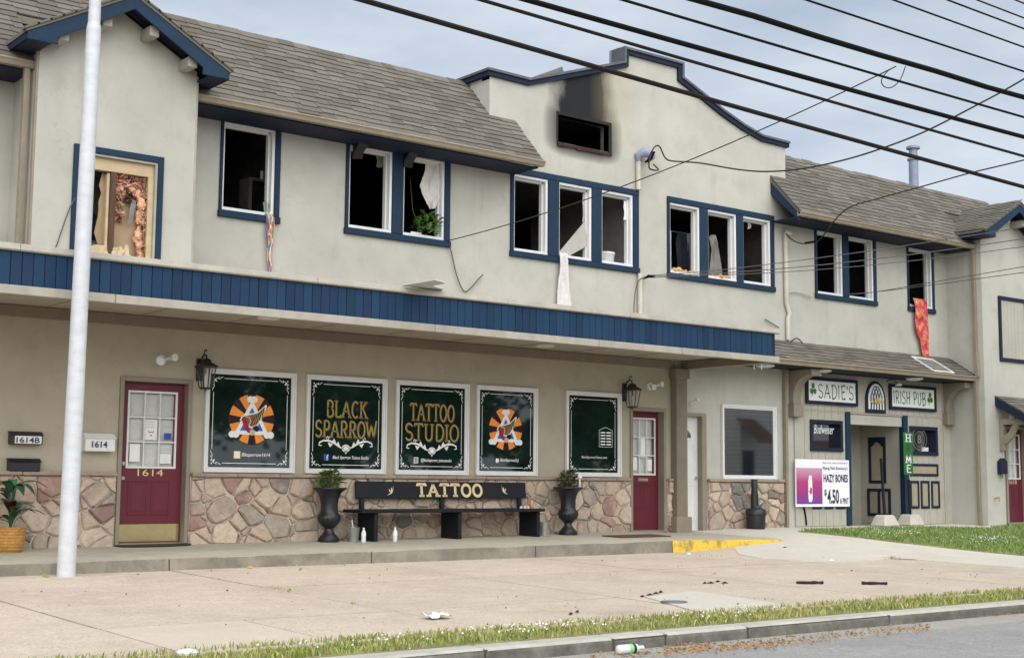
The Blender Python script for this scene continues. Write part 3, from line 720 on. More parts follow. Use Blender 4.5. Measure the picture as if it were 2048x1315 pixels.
def mansard(owner, a, b_low, b_high, a_low=None, rid=True):
    a_low = a if a_low is None else a_low
    m = MB(); m.yz([(EY, EZ-.012), (0, EZ-.012+.7*SL), (0, EZ-.10+.7*SL), (EY, EZ-.06)], a_low, b_low); m.yz([(0, EZ-.012+.7*SL), (.6, EZ-.012+1.3*SL), (.6, EZ-.12+1.3*SL), (0, EZ-.12+.7*SL)], a, b_high)
    deck = m.build('roof', 'shingle', owner)
    shingle_area(owner, deck, Vector((0, EY-.015, EZ-.015*SL)), U, vdir, SLEN, 16, lambda s: [(a_low, b_low)] if s < S0-.02 else [(a, b_high)])
    # ridge caps
    x = a; rm = MB().yz([(-.0, 0), (.14, .0), (.14, .02), (.0, .02)], 0, .21)
    while x < b_high-.05:
        z = EZ+1.3*SL; w = min(.2, b_high-x)
        mm = MB(); mm.add([(x, .49, z-.115), (x+w+.03, .49, z-.122), (x+w+.03, .62, z+.012), (x, .62, z+.02), (x, .85, z+.02), (x+w+.03, .85, z+.012)], [(0, 1, 2, 3), (3, 2, 5, 4)])
        mm.build('ridge_shingle', 'ridge_cap', deck); x += .2
    MB().box(a_low, b_low-.02, -.62, -.015, EZ-.105, EZ-.085).build('soffit', 'navy', owner)
    g = MB(); g.yz([(-.63, EZ-.085), (-.63, EZ+.0), (-.745, EZ+.0), (-.755, EZ-.018), (-.735, EZ-.04), (-.72, EZ-.085)], a_low, b_low+.03)
    g.build('gutter', 'gutter_tan', owner, bev=.004)
    return deck
mansard(BLD, 7.55, 13.346, 12.83)
mansard(BLD, 2.0, 5.46, 7.55)
MB().yz([(-.60, EZ-.1), (-.62, EZ-.02), (-.0, EZ-.02+.65*SL), (0, EZ-.24+.65*SL)], 13.30, 13.325).build('bargeboard', 'navy', BLD)
mansard(PUB, 19.88, 24.95, 27.5, 19.431)
MB().yz([(-.66, EZ-.16), (-.68, EZ-.03), (-.0, EZ-.03+.68*SL), (0, EZ-.30+.68*SL)], 19.44, 19.48).build('bargeboard', 'blue', PUB)

def gable(owner, cx, yw, x0, x1, zb, ops, wallmat='stucco_plain', half=1.30, za=6.72, k=.55, depth=.9, shing=False):
    wt = [(x0, za-.15-k*(cx-x0)), (cx, za-.15), (x1, za-.15-k*(x1-cx))]
    m = wallmesh(MB(), x0, x1, zb, wt, ops, yw, yw+.12)
    m.box(x0, x0+.1, yw+.12, .0, zb, wt[0][1]); m.box(x1-.1, x1, yw+.12, .0, zb, wt[2][1])
    m.build('wall', wallmat, owner)
    yf = yw-.40; yb = .75
    rf = MB()
    for s in (-1, 1):
        xe = cx+s*half; ze = za-k*half
        rf.prism([(cx, za), (xe, ze), (xe, ze-.05), (cx, za-.05)], lambda p, q, d: (p, d, q), yf, yb)
    deck = rf.build('gable_roof', 'shingle', owner)
    for s in (-1, 1):
        xe = cx+s*(half-.02); ze = za-k*half
        b_ = MB().xz([(cx, za-.055), (xe, ze-.045), (xe, ze-.13), (xe-s*.36, ze-.13), (xe-s*.36, ze-.13+.09), (cx, za-.21)], yf+.01, yf+.04)
        b_.build('bargeboard', 'blue' if True else '', owner, bev=.003)
        # soffit boards under the overhang and level eave return
        sf = MB(); sf.xz([(cx, za-.055), (xe, ze-.052), (xe, ze-.075), (cx, za-.078)], yf+.04, yw); sf.box(min(xe, x1 if s > 0 else x0), max(xe, x1 if s > 0 else x0), yf+.04, 0, ze-.13, ze-.112); sf.box(xe-.012, xe+.012, yf+.04, -.1, ze-.13, ze-.055)
        sf.build('soffit', 'navy', owner)
        for t_ in (.30, .82):
            x = cx+s*t_*1.0; z = za-k*t_
            MB().box(x-.06, x+.06, yw-.30, yw, z-.30, z-.17).build('lookout', 'cream', owner, bev=.006)
        # shingle edge along the rake
        rk = MB(); nn_ = 9
        for i in range(nn_):
            a0, a1 = i/nn_, (i+1)/nn_+.02
            xa, xb = cx+s*half*a0, cx+s*half*a1
            rk.prism([(xa, za-k*half*a0+.006), (xb, za-k*half*a1+.016), (xb, za-k*half*a1-.012), (xa, za-k*half*a0-.012)], lambda p, q, d: (p, d, q), yf-.02, yf+.10)
        tag(rk.build('rake_shingles', 'shingle', deck), kind='stuff')
    if shing:
        vv = Vector((1, 0, k)).normalized(); uu = Vector((0, -1, 0)); ln = half/vv.x
        shingle_area(owner, deck, Vector((cx-half-.01, 0, za-k*half-.004)), uu, vv, ln, int(ln/.121)+1, lambda s: [(-.0-.0-s*0+(-(s*vv.z)/SL+.62 if False else -.55), -yf)])
    return deck
GX0, GX1 = 5.455, 7.475
gop = (6.0, 6.985, 3.42, 4.74)
gable(BLD, 6.455, -.85, GX0, GX1, 2.96, [gop])
gable(PUB, 25.83, -.83, 24.95, 26.90, -.2, [(25.60, 26.45, -.15, 2.10)], shing=True)
MB().box(26.9, 28.4, 0, .2, -.3, 7.0).build('wall', 'stucco_plain', PUB)

# broken-open window in the left gable
gw = MB(); Yg = -.85
gw.box(5.915, 6.0, Yg-.035, Yg+.02, 3.3, 4.825); gw.box(6.985, 7.06, Yg-.035, Yg+.02, 3.3, 4.825); gw.box(6.0, 6.985, Yg-.035, Yg+.02, 4.745, 4.825)
GW = gw.build('window', 'blue', BLD, bev=.004, label='broken open window with bare studs and insulation')
f = MB(); f.box(6.0, 6.03, Yg-.02, Yg+.16, 3.3, 4.745); f.box(6.955, 6.985, Yg-.02, Yg+.16, 3.3, 4.745); f.box(6.03, 6.955, Yg-.02, Yg+.16, 4.715, 4.745); f.build('sash_frame', 'cream', GW, bev=.004)
MB().box(6.03, 6.955, Yg+.03, Yg+.12, 4.56, 4.715).box(6.885, 6.955, Yg+.02, Yg+.12, 3.3, 4.56).box(6.05, 6.11, Yg+.02, Yg+.12, 3.3, 4.56).build('header_board', 'lumber', GW, bev=.004)
MB().box(6.405, 6.475, Yg+.03, Yg+.14, 3.3, 4.56).build('stud', 'brown_wood', GW, bev=.004)
MB().box(6.365, 6.40, Yg+.05, Yg+.16, 3.3, 4.54).build('stud', 'lumber', GW, bev=.004)
MB().box(6.475, 6.90, Yg+.15, Yg+.17, 3.3, 4.56).build('backing_board', 'ply', GW)
# torn board with a hole, left of the stud
hole = MB(); pts = []
zz = 3.3
edge = [(6.30+rnd.uniform(-.03, .04), 3.3+i*.1) for i in range(14)]
hole.xz([(6.365, 3.3), (6.365, 4.56)] + [(x, min(z, 4.56)) for x, z in reversed(edge)], Yg+.15, Yg+.165)
hole.build('backing_board', 'ply', GW)
MB().box(5.6, 7.35, .20, .205, 3.0, 5.0).box(5.6, 7.35, Yg+.14, .2, 3.0, 3.05).build('dark_void', 'char', GW)
def lumps(n, box, r, mat, name, parent, seed=1, sub=1, squash=1):
    g = random.Random(seed); mb = MB()
    for i in range(n):
        c = Vector([g.uniform(box[k], box[k+1]) for k in (0, 2, 4)]); rr = r*g.uniform(.6, 1.4)
        bm = bmesh.new(); bmesh.ops.create_icosphere(bm, subdivisions=sub+1, radius=1)
        vs2 = []
        for v_ in bm.verts:
            q = v_.co*(1+g.uniform(-.28, .28)); vs2.append((c.x+q.x*rr, c.y+q.y*rr*.7, c.z+q.z*rr*squash))
        bm.verts.index_update(); mb.add(vs2, [[v_.index for v_ in fc.verts] for fc in bm.faces]); bm.free()
    return mb.build(name, mat, parent)
tag(lumps(34, (6.79, 6.85, Yg+.06, Yg+.10, 3.45, 4.45), .034, 'insul_pink', 'insulation', GW, 3, 1, 1.5), kind='stuff')
tag(lumps(22, (6.50, 6.80, Yg+.09, Yg+.13, 4.33, 4.45), .036, 'insul_pink', 'insulation', GW, 4), kind='stuff')
def tufts(n, box, size, mat, name, parent, seed):
    g = random.Random(seed); mb = MB()
    for i in range(n):
        c = Vector([g.uniform(box[k], box[k+1]) for k in (0, 2, 4)]); a = Vector((g.gauss(0, 1), g.gauss(0, .6), g.gauss(0, 1.3))).normalized()*size*g.uniform(.5, 1.5); b = a.orthogonal().normalized()*size*g.uniform(.2, .5)
        mb.add([c-a, c-b+a*.2, c+a, c+b+a*.1], [(0, 1, 2, 3)])
    return tag(mb.build(name, mat, parent), kind='stuff')
leafmat('fibre_pink', (.30, .13, .08), (.62, .36, .25))
tufts(420, (6.80, 6.885, Yg+.04, Yg+.12, 3.35, 4.55), .035, 'fibre_pink', 'insulation', GW, 3); tufts(300, (6.48, 6.88, Yg+.06, Yg+.14, 4.40, 4.56), .04, 'fibre_pink', 'insulation', GW, 4)
tufts(220, (6.48, 6.60, Yg+.08, Yg+.14, 3.98, 4.42), .045, 'fibre_pink', 'insulation', GW, 5); tufts(120, (6.62, 6.76, Yg+.06, Yg+.13, 4.22, 4.42), .04, 'brown_wood', 'torn_lath', GW, 6); tufts(160, (6.12, 6.86, Yg+.02, Yg+.12, 3.36, 3.50), .045, 'lumber', 'rubble', GW, 7)
MB().add([(6.64, Yg+.04, 3.93), (6.70, Yg+.05, 3.95), (6.77, Yg+.08, 4.25), (6.70, Yg+.08, 4.27)], [(0, 1, 2, 3)]).build('torn_facing', 'cloth_grey', GW)
def crumple(name, mat, parent, c, sx, sy, sz, n=7, seed=2):
    g = random.Random(seed); mb = MB(); vs2 = []
    for j in range(n):
        for i in range(n):
            u_, v_ = i/(n-1)-.5, j/(n-1)-.5
            vs2.append((c[0]+u_*sx+g.uniform(-.07, .07)*sx, c[1]+v_*sy*.6+g.uniform(-.1, .1)*sy, c[2]+v_*sz+g.uniform(-.16, .16)*sz))
    mb.add(vs2, [(j*n+i, j*n+i+1, (j+1)*n+i+1, (j+1)*n+i) for j in range(n-1) for i in range(n-1)])
    return mb.build(name, mat, parent)
crumple('torn_paper', 'lumber', GW, (6.22, Yg+.02, 3.47), .38, .12, .30, 7, 3); crumple('torn_paper', 'lumber', GW, (6.56, Yg+.0, 3.50), .22, .12, .30, 7, 5); crumple('torn_paper', 'cloth_white', GW, (6.66, Yg+.02, 3.45), .14, .1, .2, 6, 8)
tag(crumple('bedding', 'cloth_white', None, (6.16, -.45, 3.62), .5, .2, .3, 8, 9), 'white and teal bedding inside the broken gable window', 'bedding')
tag(crumple('clothing', 'cloth_navy', None, (6.2, -.40, 3.95), .45, .2, .3, 8, 11), 'dark clothing heaped inside the broken gable window', 'clothing')
ls = MB().lathe((6.12, -.5, 4.22), [(.16, 0), (.16, .01), (.07, .2), (.06, .2)], 16); tag(ls.build('lamp_shade', 'cloth_white', None), 'pale lamp shade inside the broken gable window', 'lamp shade')

# ------------------------------------------------------------------ canopy over the shop front
CY, CX1 = -2.05, 17.17
cp = MB()
cp.box(2.0, CX1-.02, CY+.05, -.02, 2.932, 2.965)                                     # soffit
cp.box(2.0, CX1-.03, CY+.06, -.02, 3.20, 3.26, 0)                                    # deck
CAN = cp.build('canopy', 'soffit', BLD, label='flat canopy with blue boards over the shop windows')
MB().box(2.0, CX1-.01, CY+.02, CY+.04, 2.80, 3.30).box(CX1-.04, CX1-.02, CY+.04, -.02, 2.80, 3.30).build('backing', 'navy', CAN)
bb = [2.785, 2.885, 3.252, 3.334]
x = 2.0
for nx in (6.02, 10.4, 13.3, 15.0, CX1+.065):
    MB().box(x, nx-.006, CY-.02, CY+.03, bb[0], bb[1]).build('lower_trim', 'cream', CAN, bev=.006); x = nx
MB().box(CX1+.0, CX1+.065, CY+.03, -.02, bb[0], bb[1]).build('lower_trim', 'cream', CAN, bev=.006)
x = 2.0
for nx in (4.93, 8.6, 11.6, 13.9, CX1+.05):
    MB().yz([(CY-.035, bb[2]), (CY-.05, bb[2]+.015), (CY-.03, bb[3]), (CY+.10, bb[3]+.006), (CY+.10, bb[3]-.02), (CY+.02, bb[2])], x, nx-.005).build('cap_flashing', 'cream', CAN, bev=.003); x = nx
MB().box(CX1-.0, CX1+.05, CY+.10, -.02, bb[2], bb[3]).build('cap_flashing', 'cream', CAN, bev=.004)
BWD = .1235
bm_ = MB().box(-BWD/2+.003, BWD/2-.003, -.012, .008, 0, bb[2]-bb[1]).mesh('board', 'board_blue', bev=.004)
x = 2.0+BWD/2
while x < CX1-BWD/2+.02:
    o = bpy.data.objects.new('board', bm_); COL.objects.link(o); o.parent = CAN; o.location = (x, CY+.006+rnd.uniform(-.005, .003), bb[1]); o.rotation_euler = (0, rnd.uniform(-.004, .004), 0); x += BWD
y = CY+.06
while y < -.06:
    o = bpy.data.objects.new('board', bm_); COL.objects.link(o); o.parent = CAN; o.location = (CX1+.005, y+BWD/2, bb[1]); o.rotation_euler = (0, 0, pi/2); y += BWD
MB().box(2.0, 16.79, -.035, -.0, 2.785, 2.925).box(CX1-.12, CX1-.02, CY+.04, -.04, 2.79, 2.925).box(2.0, CX1-.12, CY+.04, CY+.09, 2.80, 2.928).build('trim_band', 'brown_trim', CAN, bev=.004)
for k, px in enumerate((537, 1090)):
    p = onZ(px, 634 if k == 0 else 690, 2.93); MB().lathe((p.x, max(p.y, -1.85), 2.90), [(.13, 0), (.15, .015), (.15, .031)], 20).build('ceiling_light', 'white', CAN, smooth=True)
# soffit board lines
x = 2.3
while x < CX1-.1:
    MB().box(x, x+.008, CY+.10, -.04, 2.926, 2.934).build('soffit_batten', 'frame_tan', CAN); x += 1.22

# pilaster at the end of the shop front
PIL = MB().box(16.80, 17.06, -.15, .002, .2, 2.79).build('pilaster', 'brown_trim', BLD, bev=.006)
for k in range(5):
    x = 16.832+k*.043; MB().box(x, x+.022, -.158, -.15, .32, 2.52).build('flute', 'frame_tan', PIL, bev=.003)
MB().box(16.75, 17.12, -.19, .002, FL(16.9)-.05, .27).build('plinth', 'frame_tan', PIL, bev=.008)
MB().box(16.76, 17.10, -.18, .002, 2.62, 2.785).build('capital', 'brown_trim', PIL, bev=.008)

# ------------------------------------------------------------------ field stone below the windows
def stone_panel(owner, x0, x1, z0, z1, seed, cap=True, capx=None):
    g = random.Random(seed)
    back = MB().box(x0, x1, -.022, .0, z0-.1, z1).build('stone_wainscot', 'mortar', owner)
    n = max(2, int((x1-x0)*(z1-z0)/.024)); S = []
    tries = 0
    while len(S) < n and tries < 6000:
        tries += 1; p = (g.uniform(x0, x1), g.uniform(z0, z1)); sc = g.uniform(.75, 1.25)
        if all((p[0]-q[0])**2+((p[1]-q[1])*1.1)**2 > (.100*sc)**2 for q in S): S.append(p)
    W_ = [g.uniform(-.016, .016) for _ in S]
    for i, p in enumerate(S):
        poly = [(x0, z0), (x1, z0), (x1, z1), (x0, z1)]
        for j, q in enumerate(S):
            if i == j or abs(p[0]-q[0]) > .8: continue
            nx, nz = q[0]-p[0], (q[1]-p[1])*1.35; d = nx*(p[0]+q[0])/2+nz*(p[1]+q[1])/2+(W_[i]-W_[j])
            poly = clip(poly, nx, nz, d)
            if len(poly) < 3: break
        if len(poly) < 3 or area(poly) < .0035: continue
        cx = sum(a for a, b in poly)/len(poly); cz = sum(b for a, b in poly)/len(poly)
        pts = []
        for k in range(len(poly)):
            a, b = poly[k], poly[(k+1) % len(poly)]; l = math.hypot(b[0]-a[0], b[1]-a[1])
            m = 2 if l > .09 else 1
            for t_ in range(m):
                f_ = t_/m; 
                if t_ == 0:  # soften the corner
                    pts.append((a[0]*.965+cx*.035+g.uniform(-.007, .007), a[1]*.965+cz*.035+g.uniform(-.007, .007)))
                else: pts.append((a[0]+(b[0]-a[0])*f_+g.uniform(-.007, .007), a[1]+(b[1]-a[1])*f_+g.uniform(-.007, .007)))
        def inset(d):
            o_ = []
            for a, b in pts:
                l = math.hypot(a-cx, b-cz); k_ = max(.3, (l-d)/l); o_.append((cx+(a-cx)*k_, cz+(b-cz)*k_))
            return o_
        A, B, C = inset(.006), inset(.013), inset(.034); dp = g.uniform(.026, .066); nv = len(pts); tx, tz_ = g.uniform(-.05, .05), g.uniform(-.05, .05)
        vs2 = [(a, -.018, b) for a, b in A]+[(a, -.018-dp*.72, b) for a, b in B]+[(a, -.018-dp-(a-cx)*tx-(b-cz)*tz_-g.uniform(0, .006), b) for a, b in C]+[(cx, -.018-dp-.006, cz)]
        fs = [(k, (k+1) % nv, (k+1) % nv+nv, k+nv) for k in range(nv)]+[(k+nv, (k+1) % nv+nv, (k+1) % nv+2*nv, k+2*nv) for k in range(nv)]+[(k+2*nv, (k+1) % nv+2*nv, 3*nv) for k in range(nv)]
        MB().add(vs2, fs).build('stone', 'stone', back)
    if cap:
        x = x0
        while x < x1-.01:
            w = min(g.uniform(.5, .8), x1-x)
            if x1-x-w < .15: w = x1-x
            MB().box(x+.003, x+w-.003, -.085-g.uniform(0, .006), 0, z1, z1+.055-g.uniform(0, .006)).build('cap_stone', 'capstone', back, bev=.010); x += w
SZ = .865
stone_panel(BLD, 3.2, 6.95, -.05, SZ, 11); stone_panel(BLD, 7.96, 15.83, -.03, SZ, 12); stone_panel(BLD, 16.685, 16.80, .02, SZ, 13); stone_panel(BLD, 17.665, 19.66, .02, SZ, 14)

# ------------------------------------------------------------------ shop windows with printed film
def curl(mb, x, z, s, fx, fz, y, mi):
    # scroll ornament for one corner: two tendrils and a leaf
    P = lambda pts: [(x+fx*a*s, z+fz*b*s) for a, b in pts]
    mb.ribbon(P([(1.75, .04), (1.5, .10), (1.3, .30), (1.05, .34), (.9, .18), (1.02, .06), (1.14, .16)]), .09*s, y, mi)
    mb.ribbon(P([(.04, 2.1), (.10, 1.8), (.30, 1.55), (.32, 1.25), (.14, 1.1), (.04, 1.25), (.16, 1.36)]), .09*s, y, mi)
    mb.ribbon(P([(.95, .30), (.7, .22), (.5, .34), (.32, .56), (.22, .8), (.30, 1.1)]), .08*s, y, mi)
    mb.flat(P([(.30, .30), (.62, .42), (.80, .80), (.45, .72)][::1 if fx*fz > 0 else -1]), y, mi)
    mb.flat(P([(.06, .10), (.34, .06), (.30, .34)][::1 if fx*fz > 0 else -1]), y-.0004, mi)
    mb.flat(P([(.08, .50), (.30, .62), (.16, .92)][::1 if fx*fz > 0 else -1]), y-.0004, mi)
def wreath(mb, cx, cz, w, y, mi):
    for s in (-1, 1):
        P = lambda pts: [(cx+s*a*w/2, cz+b*w/2) for a, b in pts]
        mb.ribbon(P([(.10, -.18), (.25, -.12), (.42, -.02), (.60, .05), (.80, .06), (.95, .0), (.97, -.09), (.88, -.10)]), [q_*w*.5 for q_ in (.03, .05, .06, .06, .05, .045, .04, .03)], y, mi)
        mb.ribbon(P([(.66, .08), (.60, .16), (.68, .18), (.71, .11)]), .03*w*.5, y, mi)
        mb.flat(P([(.36, .0), (.44, .13), (.52, .02)]), y-.0004, mi); mb.flat(P([(.48, -.05), (.58, -.15), (.66, .0)]), y-.0004, mi); mb.flat(P([(.22, -.10), (.28, .04), (.36, -.06)]), y-.0004, mi)
    mb.flat([(cx-.10*w*.5, cz-.16*w*.5), (cx, cz-.36*w*.5), (cx+.10*w*.5, cz-.16*w*.5), (cx, cz-.06*w*.5)], y, mi)
    mb.ribbon([(cx+.13*w*.5*cos(t_), cz-.17*w*.5+.10*w*.5*sin(t_)) for t_ in [i*pi/8 for i in range(17)]], .02*w, y, mi)
def emblem(mb, cx, cz, r, y):
    # materials: 0 white 1 orange 2 maroon 3 blue 4 red 5 brown 6 tan
    mb.flat([(cx+r*1.03*cos(i*pi/24), cz+r*1.03*sin(i*pi/24)) for i in range(48)], y, 2)
    for k in range(8):
        a0 = (k+.5)*pi/4+.02-pi/8-pi/16+pi/8; a1 = a0+pi/8*1.05
        pts = [(cx+r*.30*cos(a0), cz+r*.30*sin(a0))]+[(cx+r*cos(a0+(a1-a0)*i/5), cz+r*sin(a0+(a1-a0)*i/5)) for i in range(6)]+[(cx+r*.30*cos(a1), cz+r*.30*sin(a1))]
        mb.flat(pts, y-.001, 1)
    T = [(cx, cz+r*.80), (cx-r*.78, cz-r*.62), (cx+r*.78, cz-r*.62)]
    mb.flat(T, y-.002, 0)
    for px_, pz in T:
        for dx in (-.09, .09): mb.flat([(px_+dx*r+.15*r*cos(i*pi/6), pz+.14*r*sin(i*pi/6)) for i in range(12)], y-.002-.0003*(1 if dx > 0 else 2), 0)
    T2 = [(cx+(px_-cx)*.66, cz-.16*r+(pz-cz+.16*r)*.66) for px_, pz in T]; mb.flat(T2, y-.003, 3)
    W_ = lambda pts, m, d: mb.flat([(cx+a*r, cz+b*r) for a, b in pts], y-d, m)
    W_([(-.55, -.05), (-.45, .12), (-.1, .22), (.25, .30), (.62, .62), (.66, .55), (.55, .30), (.42, .0), (.28, -.24), (.02, -.36), (-.2, -.30), (-.36, -.16)], 0, .0036)
    W_([(-.50, -.05), (-.40, .10), (-.05, .18), (.25, .25), (.58, .54), (.48, .26), (.36, .0), (.24, -.20), (.0, -.30), (-.18, -.24), (-.32, -.12)], 5, .0042)
    for i in range(5):
        a = i*.11; mb.ribbon([(cx+(.0+a)*r, cz+(-.20+a*.5)*r), (cx+(.12+a*.95)*r, cz+(.06+a*.95)*r)], .035*r, y-.0048, 2)
        mb.ribbon([(cx+(.04+a)*r, cz+(-.18+a*.5)*r), (cx+(.16+a*.95)*r, cz+(.06+a*.95)*r)], .018*r, y-.0050, 6)
    mb.ribbon([(cx-.30*r, cz+.10*r), (cx-.12*r, cz+.08*r), (cx-.06*r, cz-.08*r), (cx-.12*r, cz-.24*r)], .05*r, y-.0054, 6)
    W_([(-.46, .02), (-.30, .06), (-.20, -.10), (-.12, -.36), (-.04, -.58), (-.20, -.52), (-.36, -.34)], 4, .0056)
    W_([(.05, -.30), (.22, -.24), (.34, -.36), (.26, -.50), (.10, -.46)], 2, .0056); W_([(-.05, -.38), (.16, -.46), (.14, -.62), (-.02, -.66)], 6, .006)
EM = ['decal_white', 'decal_orange', 'decal_maroon', 'decal_blue', 'decal_red', 'decal_brown', 'decal_tan']
def shop_window(x0, x1, z0, z1, film=True, border=True):
    w = MB(); t_ = .068
    for k, (pr, a, b) in enumerate(((.052, 0, .024), (.036, .024, .050), (.028, .050, t_))):
        w.box(x0+a, x1-a, -pr, -.001, z1-b, z1-a); w.box(x0+a, x1-a, -pr-.004*(k == 0), -.001, z0+a, z0+b); w.box(x0+a, x0+b, -pr, -.001, z0+b, z1-b); w.box(x1-b, x1-a, -pr, -.001, z0+b, z1-b)
    W_ = w.build('window', 'white', BLD, bev=.003)
    a, b, c, d = x0+t_, x1-t_, z0+t_, z1-t_
    MB().box(a, b, -.012, -.001, c, d).build('pane', 'film' if film else 'glass_dark', W_)
    if border:
        m = MB(); i = .055; A, B, C, D = a+i, b-i, c+i, d-i; s = .088
        e1 = 1.75*s; e2 = 2.1*s; y = -.0135
        # dark print margin
        m.ribbon([(A+e1, D), (B-e1, D)], .008, y); m.ribbon([(A+e1, C), (B-e1, C)], .008, y); m.ribbon([(A, C+e2), (A, D-e2)], .008, y); m.ribbon([(B, C+e2), (B, D-e2)], .008, y)
        for x_, z_, fx, fz in ((A, C, 1, 1), (B, C, -1, 1), (A, D, 1, -1), (B, D, -1, -1)): curl(m, x_-fx*.02, z_-fz*.02, s, fx, fz, y, 0)
        m.build('border_print', 'decal_white', W_)
    return W_, a, b, c, d
SB, ST = .928, 2.301
SW = [shop_window(x0, x1, SB, ST) for x0, x1 in ((8.134, 9.492), (9.662, 10.991), (11.151, 12.476), (12.621, 13.823), (14.42, 15.621))]
def serif_sign(W_, lines, y=-.0140):
    for word, x0, z0, w, h in lines:
        m = MB(); glyphs(m, word, x0+.010, z0-.012, w, h, y, .20, 1, .34); glyphs(m, word, x0, z0, w, h, y-.001, .155, 0, .34)
        m.build('lettering', ['gold', 'golddark'], W_)
# 1 and 4: emblem
for i, (r, tx) in ((0, (.335, 'Blksparrow1614')), (3, (.325, 'BlackSparrow2nJ'))):
    W_, a, b, c, d = SW[i]; m = MB(); cx = (a+b)/2+(.02 if i == 0 else -.02); cz = c+(d-c)*.525
    emblem(m, cx, cz, r, -.0140); m.build('emblem', EM, W_)
    x = a+(b-a)*(.31 if i == 0 else .30); ic = MB(); s_ = .095 if i == 0 else .07
    if i == 0:
        ic.flat([(x, c+.12), (x+s_, c+.12), (x+s_, c+.215), (x, c+.215)], -.014, 0); ic.flat([(x+.03, c+.14), (x+.065, c+.14), (x+.07, c+.16), (x+.062, c+.195), (x+.034, c+.195), (x+.024, c+.16)], -.015, 1)
        ic.build('icon', ['decal_cream', 'decal_white'], W_)
    else:
        ic.flat([(x, c+.155), (x+.02, c+.125), (x+.05, c+.13), (x+.068, c+.16), (x+.06, c+.195), (x+.04, c+.19), (x+.01, c+.2)], -.014, 0); ic.build('icon', 'decal_white', W_)
    ftext(tx, x+s_+.02, c+.135, (b-a)*(.35 if i == 0 else .34), .062, -.014, 'decal_white', W_, shear=.2, bold=.012)
W_, a, b, c, d = SW[1]; w = b-a
serif_sign(W_, (('BLACK', a+w*.215, SB+.80, w*.575, .225), ('SPARROW', a+w*.07, SB+.515, w*.86, .225)))
m = MB(); wreath(m, (a+b)/2, SB+.435, w*.76, -.014, 0); m.build('ornament', 'decal_white', W_)
ftext('Black Sparrow Tattoo Studio', a+w*.32, c+.125, w*.50, .06, -.014, 'decal_white', W_, shear=.2, bold=.01)
MB().flat([(a+w*.20, c+.115), (a+w*.27, c+.115), (a+w*.27, c+.205), (a+w*.20, c+.205)], -.0138).build('icon', 'decal_fb', W_)
ftext('f', a+w*.235, c+.115, .03, .08, -.0146, 'decal_white', W_, name='icon', bold=.02)
W_, a, b, c, d = SW[2]; w = b-a
serif_sign(W_, (('TATTOO', a+w*.16, SB+.80, w*.68, .24), ('STUDIO', a+w*.085, SB+.505, w*.83, .24)))
m = MB(); wreath(m, (a+b)/2, SB+.43, w*.78, -.014, 0); m.build('ornament', 'decal_white', W_)
ftext('@Blacksparrow_tattoostudio', a+w*.335, c+.11, w*.47, .062, -.014, 'decal_white', W_, bold=.012)
ic = MB(); x, z = a+w*.235, c+.105
ic.ribbon([(x, z), (x+.065, z), (x+.065, z+.075), (x, z+.075)], .018, -.014, 0, True); ic.ribbon([(x+.0325+.016*cos(i*pi/5), z+.036+.018*sin(i*pi/5)) for i in range(10)], .008, -.014, 0, True); ic.build('icon', 'decal_white', W_)
W_, a, b, c, d = SW[4]; w = b-a                     # fifth: small plaque print
m = MB(); x, z = a+w*.62, c+.42; pw, ph = w*.27, .32
m.ribbon([(x, z), (x+pw, z), (x+pw, z+ph*.85), (x+pw/2, z+ph), (x, z+ph*.85)], .008, -.014, 0, True)
for r_ in range(5):
    for q_ in range(2): m.flat([(x+.03+q_*pw*.45, z+.03+r_*.048), (x+.03+q_*pw*.45+pw*.36, z+.03+r_*.048), (x+.03+q_*pw*.45+pw*.36, z+.03+r_*.048+.022), (x+.03+q_*pw*.45, z+.03+r_*.048+.022)], -.0138, 0)
m.build('hours_print', 'decal_white', W_)
ftext('BlackSparrowTattoo.com', a+w*.26, c+.22, w*.52, .045, -.014, 'decal_white', W_, shear=.2, bold=.01)
shop_window(BW[0], BW[1], BW[2], BW[3], False, False)

